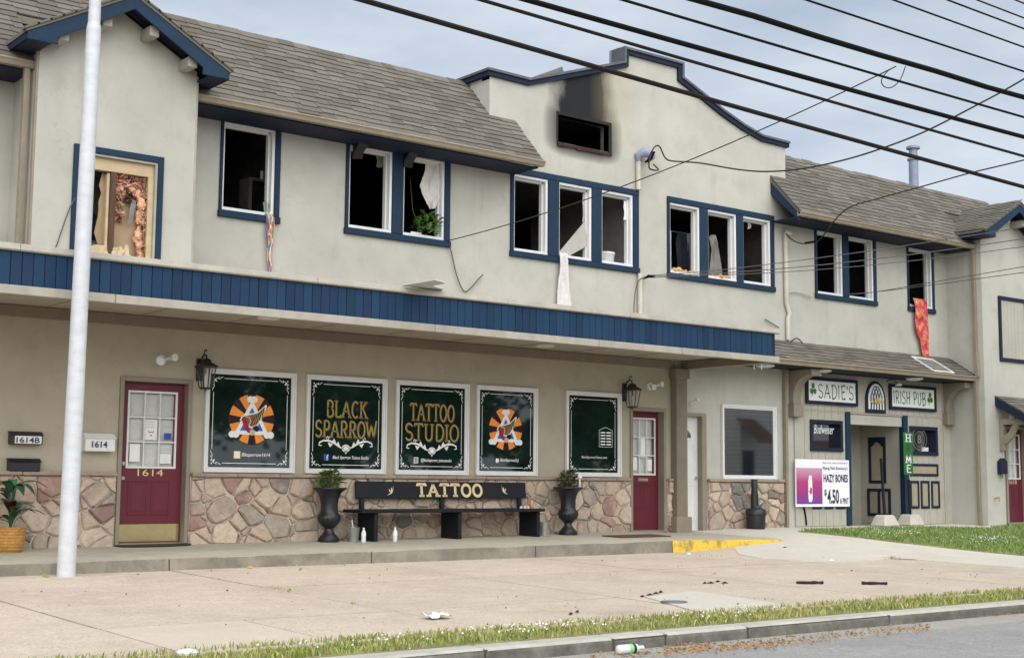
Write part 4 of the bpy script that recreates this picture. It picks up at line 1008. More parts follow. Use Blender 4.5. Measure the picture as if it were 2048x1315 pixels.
# ------------------------------------------------------------------ doors
def door(owner, x0, x1, zt, zb, y=.10, mat='red', kick=False, number=None, glaze=None, grid=(3, 3), knob_side=-1, frame='frame_tan', slot=False, Y0=0):
    fr_ = MB(); t_ = .055
    fr_.box(x0, x0+t_, Y0-.03, Y0+y+.06, zb, zt); fr_.box(x1-t_, x1, Y0-.03, Y0+y+.06, zb, zt); fr_.box(x0+t_, x1-t_, Y0-.03, Y0+y+.06, zt-t_, zt)
    fr_.box(x0+t_, x1-t_, Y0-.02, Y0+y+.05, zb-.01, zb+.025)
    a, b, c, d = x0+t_+.004, x1-t_-.004, zb+.03, zt-t_-.004
    h = d-c; w = b-a
    gx0, gx1, gz0, gz1 = (a+w*.14, b-w*.14, c+h*.475, d-h*.065) if glaze is None else glaze
    s = MB(); Y = Y0+y
    s.box(a, gx0, Y, Y+.045, c, d); s.box(gx1, b, Y, Y+.045, c, d); s.box(gx0, gx1, Y, Y+.045, c, gz0); s.box(gx0, gx1, Y, Y+.045, gz1, d)
    dr = s.build('door', mat, owner)
    fr_.build('door_frame', frame, dr, bev=.006)
    for k in range(2):                           # pressed panels below the glass
        px0 = a+w*(.16+.36*k); px1 = px0+w*.30; pz0, pz1 = c+h*.17, gz0-h*.09
        p = MB(); q = .018
        p.box(px0, px1, Y-.008, Y, pz1-q, pz1); p.box(px0, px1, Y-.008, Y, pz0, pz0+q); p.box(px0, px0+q, Y-.008, Y, pz0+q, pz1-q); p.box(px1-q, px1, Y-.008, Y, pz0+q, pz1-q); p.box(px0+.045, px1-.045, Y-.006, Y, pz0+.045, pz1-.045)
        p.build('door_panel', mat, dr, bev=.004)
    m = MB(); q = .028
    m.box(gx0-q, gx1+q, Y-.016, Y, gz1, gz1+q); m.box(gx0-q, gx1+q, Y-.016, Y, gz0-q, gz0); m.box(gx0-q, gx0, Y-.016, Y, gz0, gz1); m.box(gx1, gx1+q, Y-.016, Y, gz0, gz1)
    nx, nz = grid
    for k in range(1, nx): x = gx0+(gx1-gx0)*k/nx; m.box(x-.009, x+.009, Y-.010, Y+.03, gz0, gz1)
    for k in range(1, nz): z = gz0+(gz1-gz0)*k/nz; m.box(gx0, gx1, Y-.008, Y+.028, z-.009, z+.009)
    m.build('muntins', 'white', dr, bev=.002)
    for i in range(nx):
        for j in range(nz):
            MB().box(gx0+(gx1-gx0)*i/nx+.008, gx0+(gx1-gx0)*(i+1)/nx-.008, Y+.008, Y+.012, gz0+(gz1-gz0)*j/nz+.008, gz0+(gz1-gz0)*(j+1)/nz-.008).build('pane', 'pane', dr)
    bl = MB(); z = gz0+.005
    while z < gz1: bl.add([(gx0-.01, Y+.052, z), (gx1+.01, Y+.052, z), (gx1+.01, Y+.066, z+.016), (gx0-.01, Y+.066, z+.016)], [(0, 1, 2, 3)]); z += .022
    bl.box(gx0-.02, gx1+.02, Y+.07, Y+.075, gz0-.02, gz1+.02, 0); bl.build('blind', ['blind', 'room_grey'], dr)
    kx_ = a+.05 if knob_side < 0 else b-.05
    for z in (c+h*.40, c+h*.49):
        k_ = MB().lathe((0, 0, 0), [(.028, 0), (.028, .012), (.012, .02), (.026, .045), (.022, .06)], 14)
        k_.v = [(kx_+p[0], Y-p[2], z+p[1]) for p in k_.v]; k_.build('handle', 'steel', dr, smooth=True)
    if kick: MB().box(a+.02, b-.02, Y-.006, Y, c+.015, c+.235).build('kick_plate', 'brass', dr)
    if number: ftext(number, a+w*.30, gz0-.125, w*.40, .088, Y-.006, 'goldletter', dr, name='numerals')
    if slot: MB().box(a+w*.34, a+w*.66, Y-.012, Y, gz0-.13, gz0-.075).build('mail_slot', 'gutter_tan', dr, bev=.004)
    return dr, (a, b, c, d, gx0, gx1, gz0, gz1, Y)
dr1, q1 = door(BLD, D1[0], D1[1], D1[2], F(7.4, 0), kick=True, number='1614')
def notice(dr, q, u0, v0, u1, v1, mat, name='notice'):
    return MB().box(q[4]+(q[5]-q[4])*u0, q[4]+(q[5]-q[4])*u1, q[8]+.0045, q[8]+.0065, q[6]+(q[7]-q[6])*v0, q[6]+(q[7]-q[6])*v1).build(name, mat, dr)
notice(dr1, q1, .36, .36, .62, .64, 'paper'); notice(dr1, q1, .04, .06, .26, .30, 'paper'); notice(dr1, q1, .70, .04, .95, .17, 'paper'); notice(dr1, q1, .78, .37, .94, .46, 'decal_fb')
for k, (u, v) in enumerate(((.38, .60), (.38, .565), (.38, .53))): ftext('IIIIIIIIIII', q1[4]+(q1[5]-q1[4])*u, q1[6]+(q1[7]-q1[6])*v, .12, .010, q1[8]+.0040, 'banner_text', dr1, name='notice_print')
mb = MB(); cx, cz = q1[4]+(q1[5]-q1[4])*.49, q1[6]+(q1[7]-q1[6])*.46
mb.ribbon([(cx-.04, cz+.02), (cx-.02, cz+.0), (cx, cz+.01), (cx+.02, cz), (cx+.04, cz+.02)], .012, q1[8]+.0040); mb.flat([(cx-.02, cz-.03), (cx+.02, cz-.03), (cx, cz-.05)], q1[8]+.0040); mb.build('notice_print', 'banner_text', dr1)
dr2, q2 = door(BLD, D2[0], D2[1], D2[2], F(16.2, 0), slot=True, y=.12)
notice(dr2, q2, .40, .30, .62, .68, 'paper'); notice(dr2, q2, .06, .06, .24, .3, 'paper'); notice(dr2, q2, .72, .05, .92, .26, 'paper')
# white door half hidden behind the pilaster
m = MB(); m.box(D3[0]+.05, D3[1]-.11, .09, .13, FL(17.3)+.02, D3[2]-.06); d3 = m.build('door', 'white', BLD, label='white steel door with small fan light')
MB().box(D3[1]-.11, D3[1], -.03, .17, FL(17.3), D3[2]).box(D3[0], D3[1]-.11, -.03, .17, D3[2]-.06, D3[2]).build('door_frame', 'frame_tan', d3, bev=.006)
fl = MB(); fl.flat([(17.22+.17*cos(i*pi/10), .0)[:1]+(1.62+.15*sin(i*pi/10),) for i in range(11)], .086); fl.build('fan_light', 'glass_dark', d3)
for z0, z1 in ((.18, .80), (.90, 1.5)):
    p = MB(); x0, x1 = 17.22, 17.47; q = .015
    p.box(x0, x1, .082, .09, z1-q, z1); p.box(x0, x1, .082, .09, z0, z0+q); p.box(x1-q, x1, .082, .09, z0, z1); p.build('door_panel', 'white', d3, bev=.003)
k_ = MB().lathe((0, 0, 0), [(.028, 0), (.012, .02), (.026, .045), (.022, .06)], 14); k_.v = [(17.49+p[0], .09-p[2], .93+p[1]) for p in k_.v]; k_.build('handle', 'steel', d3, smooth=True)

# downspouts
def spout(owner, pts, w=.075, d=.06):
    m = MB(); m.tube(pts, w*.62, 4); return m.build('downspout', 'gutter_tan', owner)
spout(BLD, [(5.375, -.66, 5.70), (5.375, -.66, 5.60), (5.375, -.64, 3.30)])
MB().box(5.43, 5.455, -.84, -.78, 3.3, 5.9).build('corner_board', 'gutter_tan', BLD)
MB().box(7.476, 7.50, -.85, -.76, 3.3, 5.95).build('corner_board', 'cream', BLD)
spout(PUB, [(24.90, -.70, 5.68), (24.90, -.68, 5.55), (24.90, -.68, 3.55), (24.88, -.72, 3.2), (24.88, -.72, 3.05)])
spout(PUB, [(24.90, -.66, 2.96), (24.90, -.66, .35), (24.90, -.68, .05)])
m = MB().tube([(19.72, -.05, 2.95), (19.72, -.05, .05)], .045, 4); m.build('downspout', 'gutter_tan', BLD)
flush_later = True

# ------------------------------------------------------------------ the pub front
wallmesh(MB(), 19.87, 24.95, 2.2, [(19.87, 6.45), (24.95, 6.45)], [(a, b, *OZ) for k in ('w5', 'w6') for a, b in WIN[k][2]], 0, .2).build('wall', 'stucco_plain', PUB)
RX0, RX1, RZT = 21.60, 23.34, 2.20
lw = rectY(1617, 838, 1683, 903, 0); rw = rectY(1816, 851, 1873, 911, 0)
wallmesh(MB(), 19.87, 24.95, -.2, [(19.87, 2.2), (24.95, 2.2)], [(RX0, RX1, -.15, 2.199), (lw[0]+.05, lw[1]-.05, lw[2]+.05, lw[3]-.05), (rw[0]+.05, rw[1]-.05, rw[2]+.05, rw[3]-.05)], 0, .2).build('wall', 'stucco_plain', PUB)
# recess behind the entrance
RD = 1.05
rc = MB(); rc.box(RX0-.08, RX0, .2, RD+.1, -.1, 2.5); rc.box(RX1, RX1+.06, .05, RD+.1, -.1, 2.5); rc.box(RX0-.08, RX1+.06, RD, RD+.1, -.1, 2.5); rc.box(RX0-.08, RX1+.06, .2, RD+.1, 2.35, 2.5); rc.build('entrance_recess', 'pubwall', PUB)
MB().box(RX0+.10, RX1-.45, RD-.02, RD, .05, 2.06).build('door', 'black', PUB, label='dark pub door deep in the recess')
MB().box(RX1-.45, RX1-.36, RD-.03, RD, .05, 2.10).box(RX0+.02, RX0+.10, RD-.03, RD, .05, 2.10).build('door_frame', 'frame_tan', PUB)
# siding boards
side = MB().box(20.06, 24.69, -.02, -.001, 2.19, 2.95).box(20.06, RX0-.02, -.02, -.001, .0, 2.19).box(RX1+.02, 24.69, -.02, -.001, .0, 2.19)
SD = None
sb_ = MB(); SD = MB().box(20.05, 20.058, -.02, 0, 0, 2.9).build('siding', 'pubwall', PUB)
def boards(x0, x1, z0, z1, holes=(), w=.20):
    x = x0
    while x < x1-.01:
        b = min(x+w, x1); segs = [(z0, z1)]
        for h in holes:
            if x < h[1] and b > h[0]:
                ns = []
                for s0, s1 in segs:
                    if h[2] > s0 and h[3] < s1: ns += [(s0, h[2]), (h[3], s1)]
                    else: ns.append((s0, s1))
                segs = ns
        m = MB()
        for s0, s1 in segs:
            xa, xb = x+.004, b-.004
            cuts_ = [(xa, xb)]
            m.box(xa, xb, -.022, -.001, s0, s1)
        m.build('board', 'pubwall', SD, bev=.004); x = b
g0 = lambda r: (r[0]+.05, r[1]-.05, r[2]+.05, r[3]-.05)
def split_boards(x0, x1, z0, z1, h):
    boards(x0, h[0], z0, z1); boards(h[1], x1, z0, z1); boards(h[0], h[1], z0, h[2]); boards(h[0], h[1], h[3], z1)
FLp = .06
split_boards(20.08, RX0-.12, FLp, 2.20, g0(lw)); split_boards(RX1+.10, 24.66, FLp, 2.20, g0(rw)); boards(20.08, 24.66, 2.225, 2.93)
MB().box(20.06, 24.68, -.03, -.001, 2.197, 2.222).box(20.0, 20.075, -.035, -.001, FLp, 2.93).box(24.665, 24.74, -.035, -.001, FLp, 2.93).build('trim', 'pubwall', SD, bev=.003)
# jambs
MB().box(RX0-.12, RX0+.02, -.05, .21, FLp, RZT+.03).build('jamb', 'blue', PUB, bev=.005); MB().box(RX1-.04, RX1+.10, -.05, .06, FLp, RZT+.02).build('jamb', 'blue', PUB, bev=.005)
# recess side wall: boards and blue framed panels (on the plane X = RX1)
y = .09
while y < RD-.03:
    MB().box(RX1-.012, RX1+.001, y+.003, min(y+.197, RD), FLp, 2.34).build('board', 'pubwall', SD, bev=.003); y += .2
def framed(plane, a, b, c, d, t_=.05, arch=False, mid=False, parent=PUB):
    # plane: ('Y', y) or ('X', x); a..b across, c..d up
    m = MB()
    def bx(p, q, r, s, dep):
        if plane[0] == 'Y': m.box(p, q, plane[1]-dep, plane[1]-.0005, r, s)
        else: m.box(plane[1]-dep, plane[1]-.0005, p, q, r, s)
    bx(a, a+t_, c, d, .02); bx(b-t_, b, c, d, .02); bx(a+t_, b-t_, c, c+t_, .02); bx(a+t_, b-t_, d-t_*(1.6 if arch else 1), d, .02)
    if mid: k_ = (a+b)/2; bx(k_-t_/2, k_+t_/2, c+t_, d-t_, .02)
    o = m.build('panel', 'navy', parent, bev=.003)
    m = MB(); bx(a+t_, b-t_, c+t_, d-t_*(1.6 if arch else 1), .006); m.build('panel_field', 'panel_tan', o)
    if arch:
        m = MB(); w = b-a-2*t_; pts = [(a+t_+w*i/10, d-t_*1.6-.0+(-.10+.10*(.5-.5*cos(2*pi*(i/10))))) for i in range(11)]
        poly = [(a+t_, d-t_*1.5)]+[(b-t_, d-t_*1.5)]+pts[::-1]
        if plane[0] == 'Y': m.xz(poly, plane[1]-.018, plane[1])
        else: m.yz(poly, plane[1]-.018, plane[1])
        m.build('arch', 'navy', o)
    return o
XP = RX1-.013
def rX(x0, y0, x1, y1):
    a, b = onX(x0, y0, XP), onX(x1, y1, XP); return sorted((a.y, b.y))+sorted((a.z, b.z))
r_ = rX(1737, 874, 1773, 966); framed(('X', XP), max(r_[0], .12), min(r_[1], .98), r_[2], r_[3], .06, True)
r_ = rX(1735, 976, 1783, 1032); framed(('X', XP), max(r_[0], .08), min(r_[1], .98), max(r_[2], .15), r_[3], .06, mid=True)
framed(('Y', -.023), *rectY(1817, 926, 1874, 952), .05)
for x0, x1, yt, yb in ((1817, 1836.5, 960.5, 1016), (1838.5, 1857, 960.5, 1016), (1859.5, 1877.5, 961, 1015.5)):
    framed(('Y', -.023), *rectY(x0, yt, x1, yb), .05)
for x0, x1 in ((1622, 1641), (1646, 1663), (1669, 1688)): framed(('Y', -.023), *rectY(x0, 965, x1, 1017), .05)
# pub windows
def pub_window(r, sign):
    x0, x1, z0, z1 = r; t_ = .07; m = MB()
    m.box(x0, x1, -.05, .02, z1-t_, z1); m.box(x0, x1, -.055, .02, z0, z0+t_); m.box(x0, x0+t_, -.05, .02, z0+t_, z1-t_); m.box(x1-t_, x1, -.05, .16, z0+t_, z1-t_); m.box(x0+t_, x1-t_, .02, .16, z0+t_-.02, z0+t_); m.box(x0+t_, x1-t_, .02, .16, z1-t_, z1-t_+.02)
    w = m.build('window', 'navy', PUB, bev=.004)
    MB().box(x0+t_, x1-t_, .10, .108, z0+t_, z1-t_).build('pane', 'glass_dark', w)
    return w
PW = pub_window(lw, 1); PW2 = pub_window(rw, 2)
ftext('Budweiser', lw[0]+.15, lw[2]+.56*(lw[3]-lw[2]), (lw[1]-lw[0])*.62, .17, .0, 'decal_white', PW, name='neon_sign', shear=.35)
m = MB(); cx, cz = rw[0]+.40*(rw[1]-rw[0]), rw[2]+.56*(rw[3]-rw[2])
m.ribbon([(cx+.24*cos(i*pi/12), cz+.22*sin(i*pi/12)) for i in range(24)], .014, .0, 0, True); m.ribbon([(cx+.17*cos(i*pi/12), cz+.155*sin(i*pi/12)) for i in range(24)], .010, .0, 0, True); m.build('neon_sign', 'steel', PW2)
ftext('B', cx-.06, cz-.08, .12, .16, .0, 'steel', PW2, name='neon_sign')
MB().box(rw[0]+.10, rw[0]+.26, .092, .098, rw[2]+.09, rw[2]+.17).build('sticker', 'decal_red', PW2); MB().box(rw[1]-.36, rw[1]-.14, .092, .098, rw[2]+.09, rw[2]+.17).build('sticker', 'decal_white', PW2)
# porch roof over the pub front
PY, PZ, PT = -.66, 3.055, 3.47
m = MB().yz([(PY, PZ-.01), (0, PT-.01), (0, PT-.09), (PY, PZ-.07)], 18.55, 24.95); pdeck = m.build('porch_roof', 'shingle', PUB)
pv = Vector((0, -PY, PT-PZ)).normalized(); shingle_area(PUB, pdeck, Vector((0, PY-.01, PZ-.006)), U, pv, .8, 6, lambda s: [(18.55, 24.95)], .13)
MB().yz([(-.60, PZ-.10), (-.60, PZ), (-.715, PZ), (-.725, PZ-.02), (-.70, PZ-.05), (-.69, PZ-.10)], 17.28, 24.97).build('gutter', 'gutter_tan', PUB, bev=.004)
MB().box(17.3, 24.94, -.60, -.005, PZ-.115, PZ-.095).build('soffit', 'navy', PUB)
for px, py in ((1650, 740), (1852, 755)):
    p = onZ(px, py, PZ-.12); MB().lathe((p.x, -.42, PZ-.16), [(.10, 0), (.17, .02), (.17, .045)], 18).build('ceiling_light', 'white', PUB, smooth=True)
MB().lathe((18.75, -.42, PZ-.16), [(.10, 0), (.17, .02), (.17, .045)], 18).build('ceiling_light', 'white', PUB, smooth=True)
def corbel(x, w=.22):
    prof = [(-.0, PZ-.12), (-.56, PZ-.12), (-.56, PZ-.24)]+[(-.10-.44*cos(radians(a)), PZ-.66+.42*sin(radians(a))) for a in range(85, -6, -10)][0:0]+[(-.50+.38*sin(radians(a)), PZ-.62+.38*cos(radians(a))) for a in range(5, 91, 12)]+[(-.12, PZ-.75), (-.0, PZ-.75)]
    MB().yz(prof, x-w/2, x+w/2).build('corbel', 'frame_tan', PUB, bev=.008)
    MB().box(x-w/2-.02, x+w/2+.02, -.15, 0, PZ-.98, PZ-.75).build('corbel', 'frame_tan', PUB, bev=.008)
corbel(19.98, .22); corbel(24.78, .20)
# gable wing: shutter panel, door, little door roof
wx = -.83
px0, px1, pz0, pz1 = 25.52, 26.55, 3.40, 4.76
m = MB(); t_ = .075
m.box(px0, px1, wx-.04, wx, pz1-t_, pz1); m.box(px0, px1, wx-.04, wx, pz0, pz0+t_); m.box(px0, px0+t_, wx-.04, wx, pz0+t_, pz1-t_); m.box(px1-t_, px1, wx-.04, wx, pz0+t_, pz1-t_)
wp = m.build('boarded_window', 'navy', PUB, bev=.004)
x = px0+t_
while x < px1-t_-.02: MB().box(x+.003, x+.125, wx-.015, wx, pz0+t_, pz1-t_).build('board', 'pubwall', wp, bev=.003); x += .128
dr4, q4 = door(PUB, 25.62, 26.44, 2.06, FL(25)+.02, y=.10, Y0=wx, number='1618')
m = MB().yz([(wx-.78, 2.22), (wx, 2.66), (wx, 2.58), (wx-.76, 2.16)], 25.32, 26.85); dd_ = m.build('door_roof', 'shingle', PUB)
dv = Vector((0, .78, .44)).normalized(); shingle_area(PUB, dd_, Vector((0, wx-.79, 2.218)), U, dv, .9, 7, lambda s: [(25.30, 26.87)], .125)
for x in (25.33, 26.81): MB().yz([(wx-.77, 2.05), (wx-.77, 2.20), (wx, 2.64), (wx, 2.46)], x-.02, x+.02).build('bargeboard', 'navy', PUB, bev=.003)
for x in (25.48, 26.65):
    m = MB(); m.box(x-.05, x+.05, wx-.62, wx, 2.08, 2.20); m.box(x-.05, x+.05, wx-.09, wx, 1.55, 2.08); m.yz([(wx-.09, 1.68), (wx-.16, 1.70), (wx-.30, 1.84), (wx-.42, 2.08), (wx-.30, 2.08), (wx-.20, 1.92), (wx-.09, 1.86)], x-.04, x+.04); m.build('bracket', 'frame_tan', PUB, bev=.005)
    MB().box(x-.04, x+.04, wx-.35, wx-.22, 2.20, 2.36).build('lookout', 'cream', PUB, bev=.004)
m = MB(); p = onY(1989, 995, wx); m.tube([(p.x, wx, p.z), (p.x, wx-.12, p.z)], .018, 8); m.tube([(p.x, wx-.09, p.z+.03), (p.x, wx-.12, p.z-.07)], .014, 8); m.build('tap', 'copper', PUB)
# vent stack on the flat roof
vb = onY(1828, 378, 2.2); vt = onY(1817, 290, 2.2)
m = MB().lathe((vb.x, 2.2, 7.1), [(.11, 0), (.11, vt.z-7.1-.35), (.14, vt.z-7.1-.34), (.14, vt.z-7.1-.30), (.10, vt.z-7.1-.28), (.10, vt.z-7.1-.08), (.16, vt.z-7.1-.07), (.16, vt.z-7.1-.02), (.12, vt.z-7.1)], 16); m.build('vent_stack', 'vent_grey', PUB, smooth=True)
flush_shingles()

# ------------------------------------------------------------------ things in front of the building
# white steel pole
b0 = onG(132, 1151); t0 = onY(190.5, 0, b0.y); ax = (t0-Vector((b0.x, b0.y, G(b0.x, b0.y)))); z0 = G(b0.x, b0.y)
def pz(v): return onY(150, v, b0.y).z
POLE = thing('white_pole', (b0.x, b0.y, z0), 'tall white painted steel pole standing at the edge of the raised walk', 'pole')
def axp(z): return (b0.x+ax.x*(z-z0)/ax.z, b0.y+ax.y*(z-z0)/ax.z, z)
def seg(za, zb, ra, rb, name):
    n = 10; MB().tube([axp(za+(zb-za)*i/n) for i in range(n+1)], [ra+(rb-ra)*i/n for i in range(n+1)], 28).build(name, 'polewhite', POLE, smooth=True)
seg(z0-.05, pz(757), .097, .094, 'lower_tube'); seg(pz(757), pz(750), .094, .0915, 'collar'); seg(pz(750), pz(50), .0915, .079, 'middle_tube'); seg(pz(50), pz(38), .079, .066, 'collar'); seg(pz(38), 9.2, .066, .055, 'upper_tube')

def lantern(px, py, label):
    p = onY(px, py); x, z = p.x, p.z
    T = thing('wall_lantern', (x, 0, z), label, 'lantern', 'wall lanterns beside the red doors')
    MB().box(x-.05, x+.05, -.025, .002, z-.16, z+.14).build('back_plate', 'black_metal', T, bev=.008)
    MB().tube([(x, -.02, z+.06), (x, -.07, z+.15), (x, -.13, z+.19), (x, -.19, z+.17), (x, -.20, z+.12)], .012, 8).tube([(x, -.12, z+.19), (x, -.14, z+.24), (x, -.18, z+.25), (x, -.19, z+.22)], .008, 8).build('arm', 'black_metal', T)
    c = -.20
    def fr(z0_, r0, z1_, r1, m, mi=0): m.add([(x-r0, c-r0, z0_), (x+r0, c-r0, z0_), (x+r0, c+r0, z0_), (x-r0, c+r0, z0_), (x-r1, c-r1, z1_), (x+r1, c-r1, z1_), (x+r1, c+r1, z1_), (x-r1, c+r1, z1_)], [(0,3,2,1),(4,5,6,7),(0,1,5,4),(1,2,6,5),(2,3,7,6),(3,0,4,7)], mi)
    m = MB(); fr(z+.03, .115, z+.075, .06, m); fr(z+.075, .05, z+.10, .045, m); fr(z+.10, .055, z+.13, .02, m); fr(z+.015, .11, z+.03, .115, m); m.build('cap', 'black_metal', T)
    m = MB(); fr(z-.25, .060, z+.015, .092, m); m.build('glass', 'pane', T)
    m = MB()
    for sx in (-1, 1):
        for sy in (-1, 1): m.tube([(x+sx*.062, c+sy*.062, z-.25), (x+sx*.094, c+sy*.094, z+.015)], .008, 6)
    for i, (sx, sy) in enumerate(((1, 0), (-1, 0), (0, 1), (0, -1))): m.tube([(x+sx*.060, c+sy*.060, z-.25), (x+sx*.092, c+sy*.092, z+.015)], .006, 6)
    m.build('bars', 'black_metal', T)
    m = MB(); fr(z-.275, .05, z-.25, .068, m); m.tube([(x, c, z-.30), (x, c, z-.27)], .012, 8); m.build('base', 'black_metal', T)
    MB().tube([(x, c, z-.25), (x, c, z-.15), (x, c, z-.12), (x, c, z-.07)], [.016, .016, .022, .008], 10).build('bulb', 'white', T)
lantern(399, 738, 'black wall lantern above the corner of the emblem window by the 1614 door')
lantern(1248, 783, 'black wall lantern by the door at the end of the shop front')
def flood(px, py, label):
    p = onY(px, py); x, z = p.x, p.z
    T = thing('floodlight', (x, 0, z), label, 'floodlight', 'twin security floodlights')
    m = MB().lathe((0, 0, 0), [(.07, 0), (.07, .025), (.03, .04)], 16); m.v = [(x+a, .002-c, z+b) for a, b, c in m.v]; m.build('base', 'white', T, smooth=True)
    for s, dz in ((-.08, -.03), (.10, .03)):
        m = MB().tube([(x, -.03, z), (x+s*.5, -.09, z+dz*.5), (x+s, -.15, z+dz), (x+s*1.1, -.20, z+dz)], [.014, .02, .035, .05], 12); m.build('lamp_head', 'white', T, smooth=True)
flood(321, 720, 'white twin security light above the 1614 door'); flood(1299, 772, 'white twin security light above the red door near the pilaster')
p = onY(1378, 790); T = thing('floodlight', (17.26, 0, p.z), 'single white spot light on the wall behind the pilaster', 'floodlight')
MB().tube([(17.27, -.01, 2.2), (17.30, -.09, 2.24), (17.33, -.15, 2.28)], [.03, .02, .04], 10).build('lamp_head', 'white', T, smooth=True)

def mailbox(r, label, mat, text=None, plate=False, d=.13, flag=False):
    x0, x1, z0_, z1_ = r
    T = thing('mailbox', ((x0+x1)/2, 0, z0_), label, 'mailbox', 'mailboxes on the wall')
    MB().yz([(0, z0_), (-d, z0_), (-d, z0_+(z1_-z0_)*.75), (-d*.4, z1_), (0, z1_)], x0, x1).build('box', mat, T, bev=.008)
    MB().yz([(-.005, z1_+.004), (-d*.45, z1_+.004), (-d-.014, z0_+(z1_-z0_)*.72), (-d-.008, z0_+(z1_-z0_)*.70), (-d*.40, z1_-.010), (-.005, z1_-.010)], x0-.008, x1+.008).build('lid', mat, T)
    if plate: MB().box(x0+(x1-x0)*.12, x1-(x1-x0)*.04, -d-.004, -d, z0_+.01, z0_+(z1_-z0_)*.66).build('plate', 'white', T)
    if text: ftext(text, x0+(x1-x0)*(.16 if plate else .20), z0_+(z1_-z0_)*(.12 if plate else .22), (x1-x0)*(.74 if plate else .52), (z1_-z0_)*(.46 if plate else .36), -d-.010, 'banner_text', T, name='numerals', bold=.02)
mailbox(rectY(20, 862, 82, 889, -.06), 'black mailbox with white 1614B number plate', 'black', '1614B', True, .11)
mailbox(rectY(17, 916, 78, 942, -.06), 'plain black mailbox below the one marked 1614B', 'black_metal', None, False, .11)
mailbox(rectY(168, 866, 226, 903, -.06), 'white mailbox marked 1614 beside the red door', 'white', '1614', False, .13)
wm = rectY(1998, 917, 2008, 947, wx-.05); T = thing('mailbox', (wm[0], wx, wm[2]), 'small dark blue mailbox beside the red door of the gabled wing', 'mailbox')
MB().box(wm[0], wm[1]+.06, wx-.10, wx, wm[2], wm[3]-.06).xz([(wm[0]-.005, wm[3]-.06), (wm[1]+.065, wm[3]-.06), (wm[0]/2+wm[1]/2+.03, wm[3]+.02)], wx-.105, wx).build('box', 'navy', T, bev=.004)
MB().tube([(wm[0]+.03, wx-.05, wm[2]), (wm[0]+.03, wx-.06, wm[2]-.07), (wm[0]+.07, wx-.06, wm[2]-.09), (wm[0]+.10, wx-.06, wm[2]-.05)], .006, 6).build('paper_hook', 'black_metal', T)

# bench
sup = [onF(754, 1078), onF(921, 1073), onF(1078, 1069)]
yF = -.62; yB = -.16
bx = [onY(727, 1050, yB-.2).x, onY(893, 1045, yB-.2).x, onY(1049, 1040, yB-.2).x]
bx = [onY(754, 1060, yF).x, onY(922, 1056, yF).x, onY(1079, 1052, yF).x]
bz = F(bx[1], -.4)
BEN = thing('bench', (bx[1], -.4, bz), 'long black bench with gold TATTOO lettering against the stone', 'bench')
zs_ = onY(1000, 1017, yF).z
for x in bx:
    MB().box(x-.03, x+.03, yF+.02, yB, F(x, -.4)-.002, zs_-.045).build('leg', 'bench_black', BEN, bev=.005)
x0b, x1b = bx[0]-.06, onY(1088, 1017, yF).x
x0b = onY(722, 1017, yF).x+.12
MB().box(x0b-.12, x1b, yF-.03, yF+.22, zs_-.045, zs_).build('seat', 'bench_black', BEN, bev=.008); MB().box(x0b-.12, x1b, yF+.235, yB+.02, zs_-.045, zs_).build('seat', 'bench_black', BEN, bev=.008)
zb0, zb1 = onY(880, 996, yB).z, onY(880, 963, yB).z
bk0, bk1 = onY(713, 980, yB).x, onY(1052, 980, yB).x
for x in (bk0+.10, (bk0+bk1)/2-.05, bk1-.12): MB().add([(x-.03, yB-.02, zs_-.05), (x+.03, yB-.02, zs_-.05), (x+.03, yB+.03, zs_-.05), (x-.03, yB+.03, zs_-.05), (x-.03, yB+.03, zb1-.03), (x+.03, yB+.03, zb1-.03), (x+.03, yB+.06, zb1-.03), (x-.03, yB+.06, zb1-.03)], [(0,3,2,1),(4,5,6,7),(0,1,5,4),(1,2,6,5),(2,3,7,6),(3,0,4,7)]).build('back_post', 'bench_black', BEN)
bkr = MB().yz([(yB-.012, zb0), (yB+.028, zb0), (yB+.06, zb1), (yB+.02, zb1)], bk0, bk1).build('backrest', 'bench_black', BEN, bev=.006)
def tilt(mb):   # lay flat print on the leaning backrest
    mb.v = [(p[0], yB-.013+(p[2]-zb0)/(zb1-zb0)*.032+(p[1]), p[2]) for p in mb.v]; return mb
hh = zb1-zb0
m = MB(); glyphs(m, 'TATTOO', bk0+(bk1-bk0)*.335, zb0+hh*.14, (bk1-bk0)*.39, hh*.70, -.001, .40, 0, .42, gap=.10, diamond=1)
tilt(m).build('lettering', ['goldletter', 'bench_black'], bkr)
def bird(cx, cz, s, f):
    P = lambda pts: [(cx+f*a*s, cz+b*s) for a, b in pts]
    m = MB(); m.flat(P([(-.7, -.55), (-.25, -.25), (.05, -.05), (.22, .02), (.25, -.12), (.05, -.3), (-.3, -.42)]), -.001); m.flat(P([(-.12, -.12), (.0, .35), (.12, .62), (.2, .1), (.1, -.1)]), -.0012); m.flat(P([(.1, .0), (.3, .35), (.42, .9), (.36, .25), (.24, -.05)]), -.0014); m.flat(P([(-.2, -.1), (-.35, .1), (-.42, .35), (-.2, .2), (-.05, -.05)]), -.0016)
    return tilt(m).build('emblem', 'goldletter', bkr)
bird(bk0+(bk1-bk0)*.19, zb0+hh*.42, hh*.42, 1); bird(bk0+(bk1-bk0)*.86, zb0+hh*.48, hh*.42, -1)

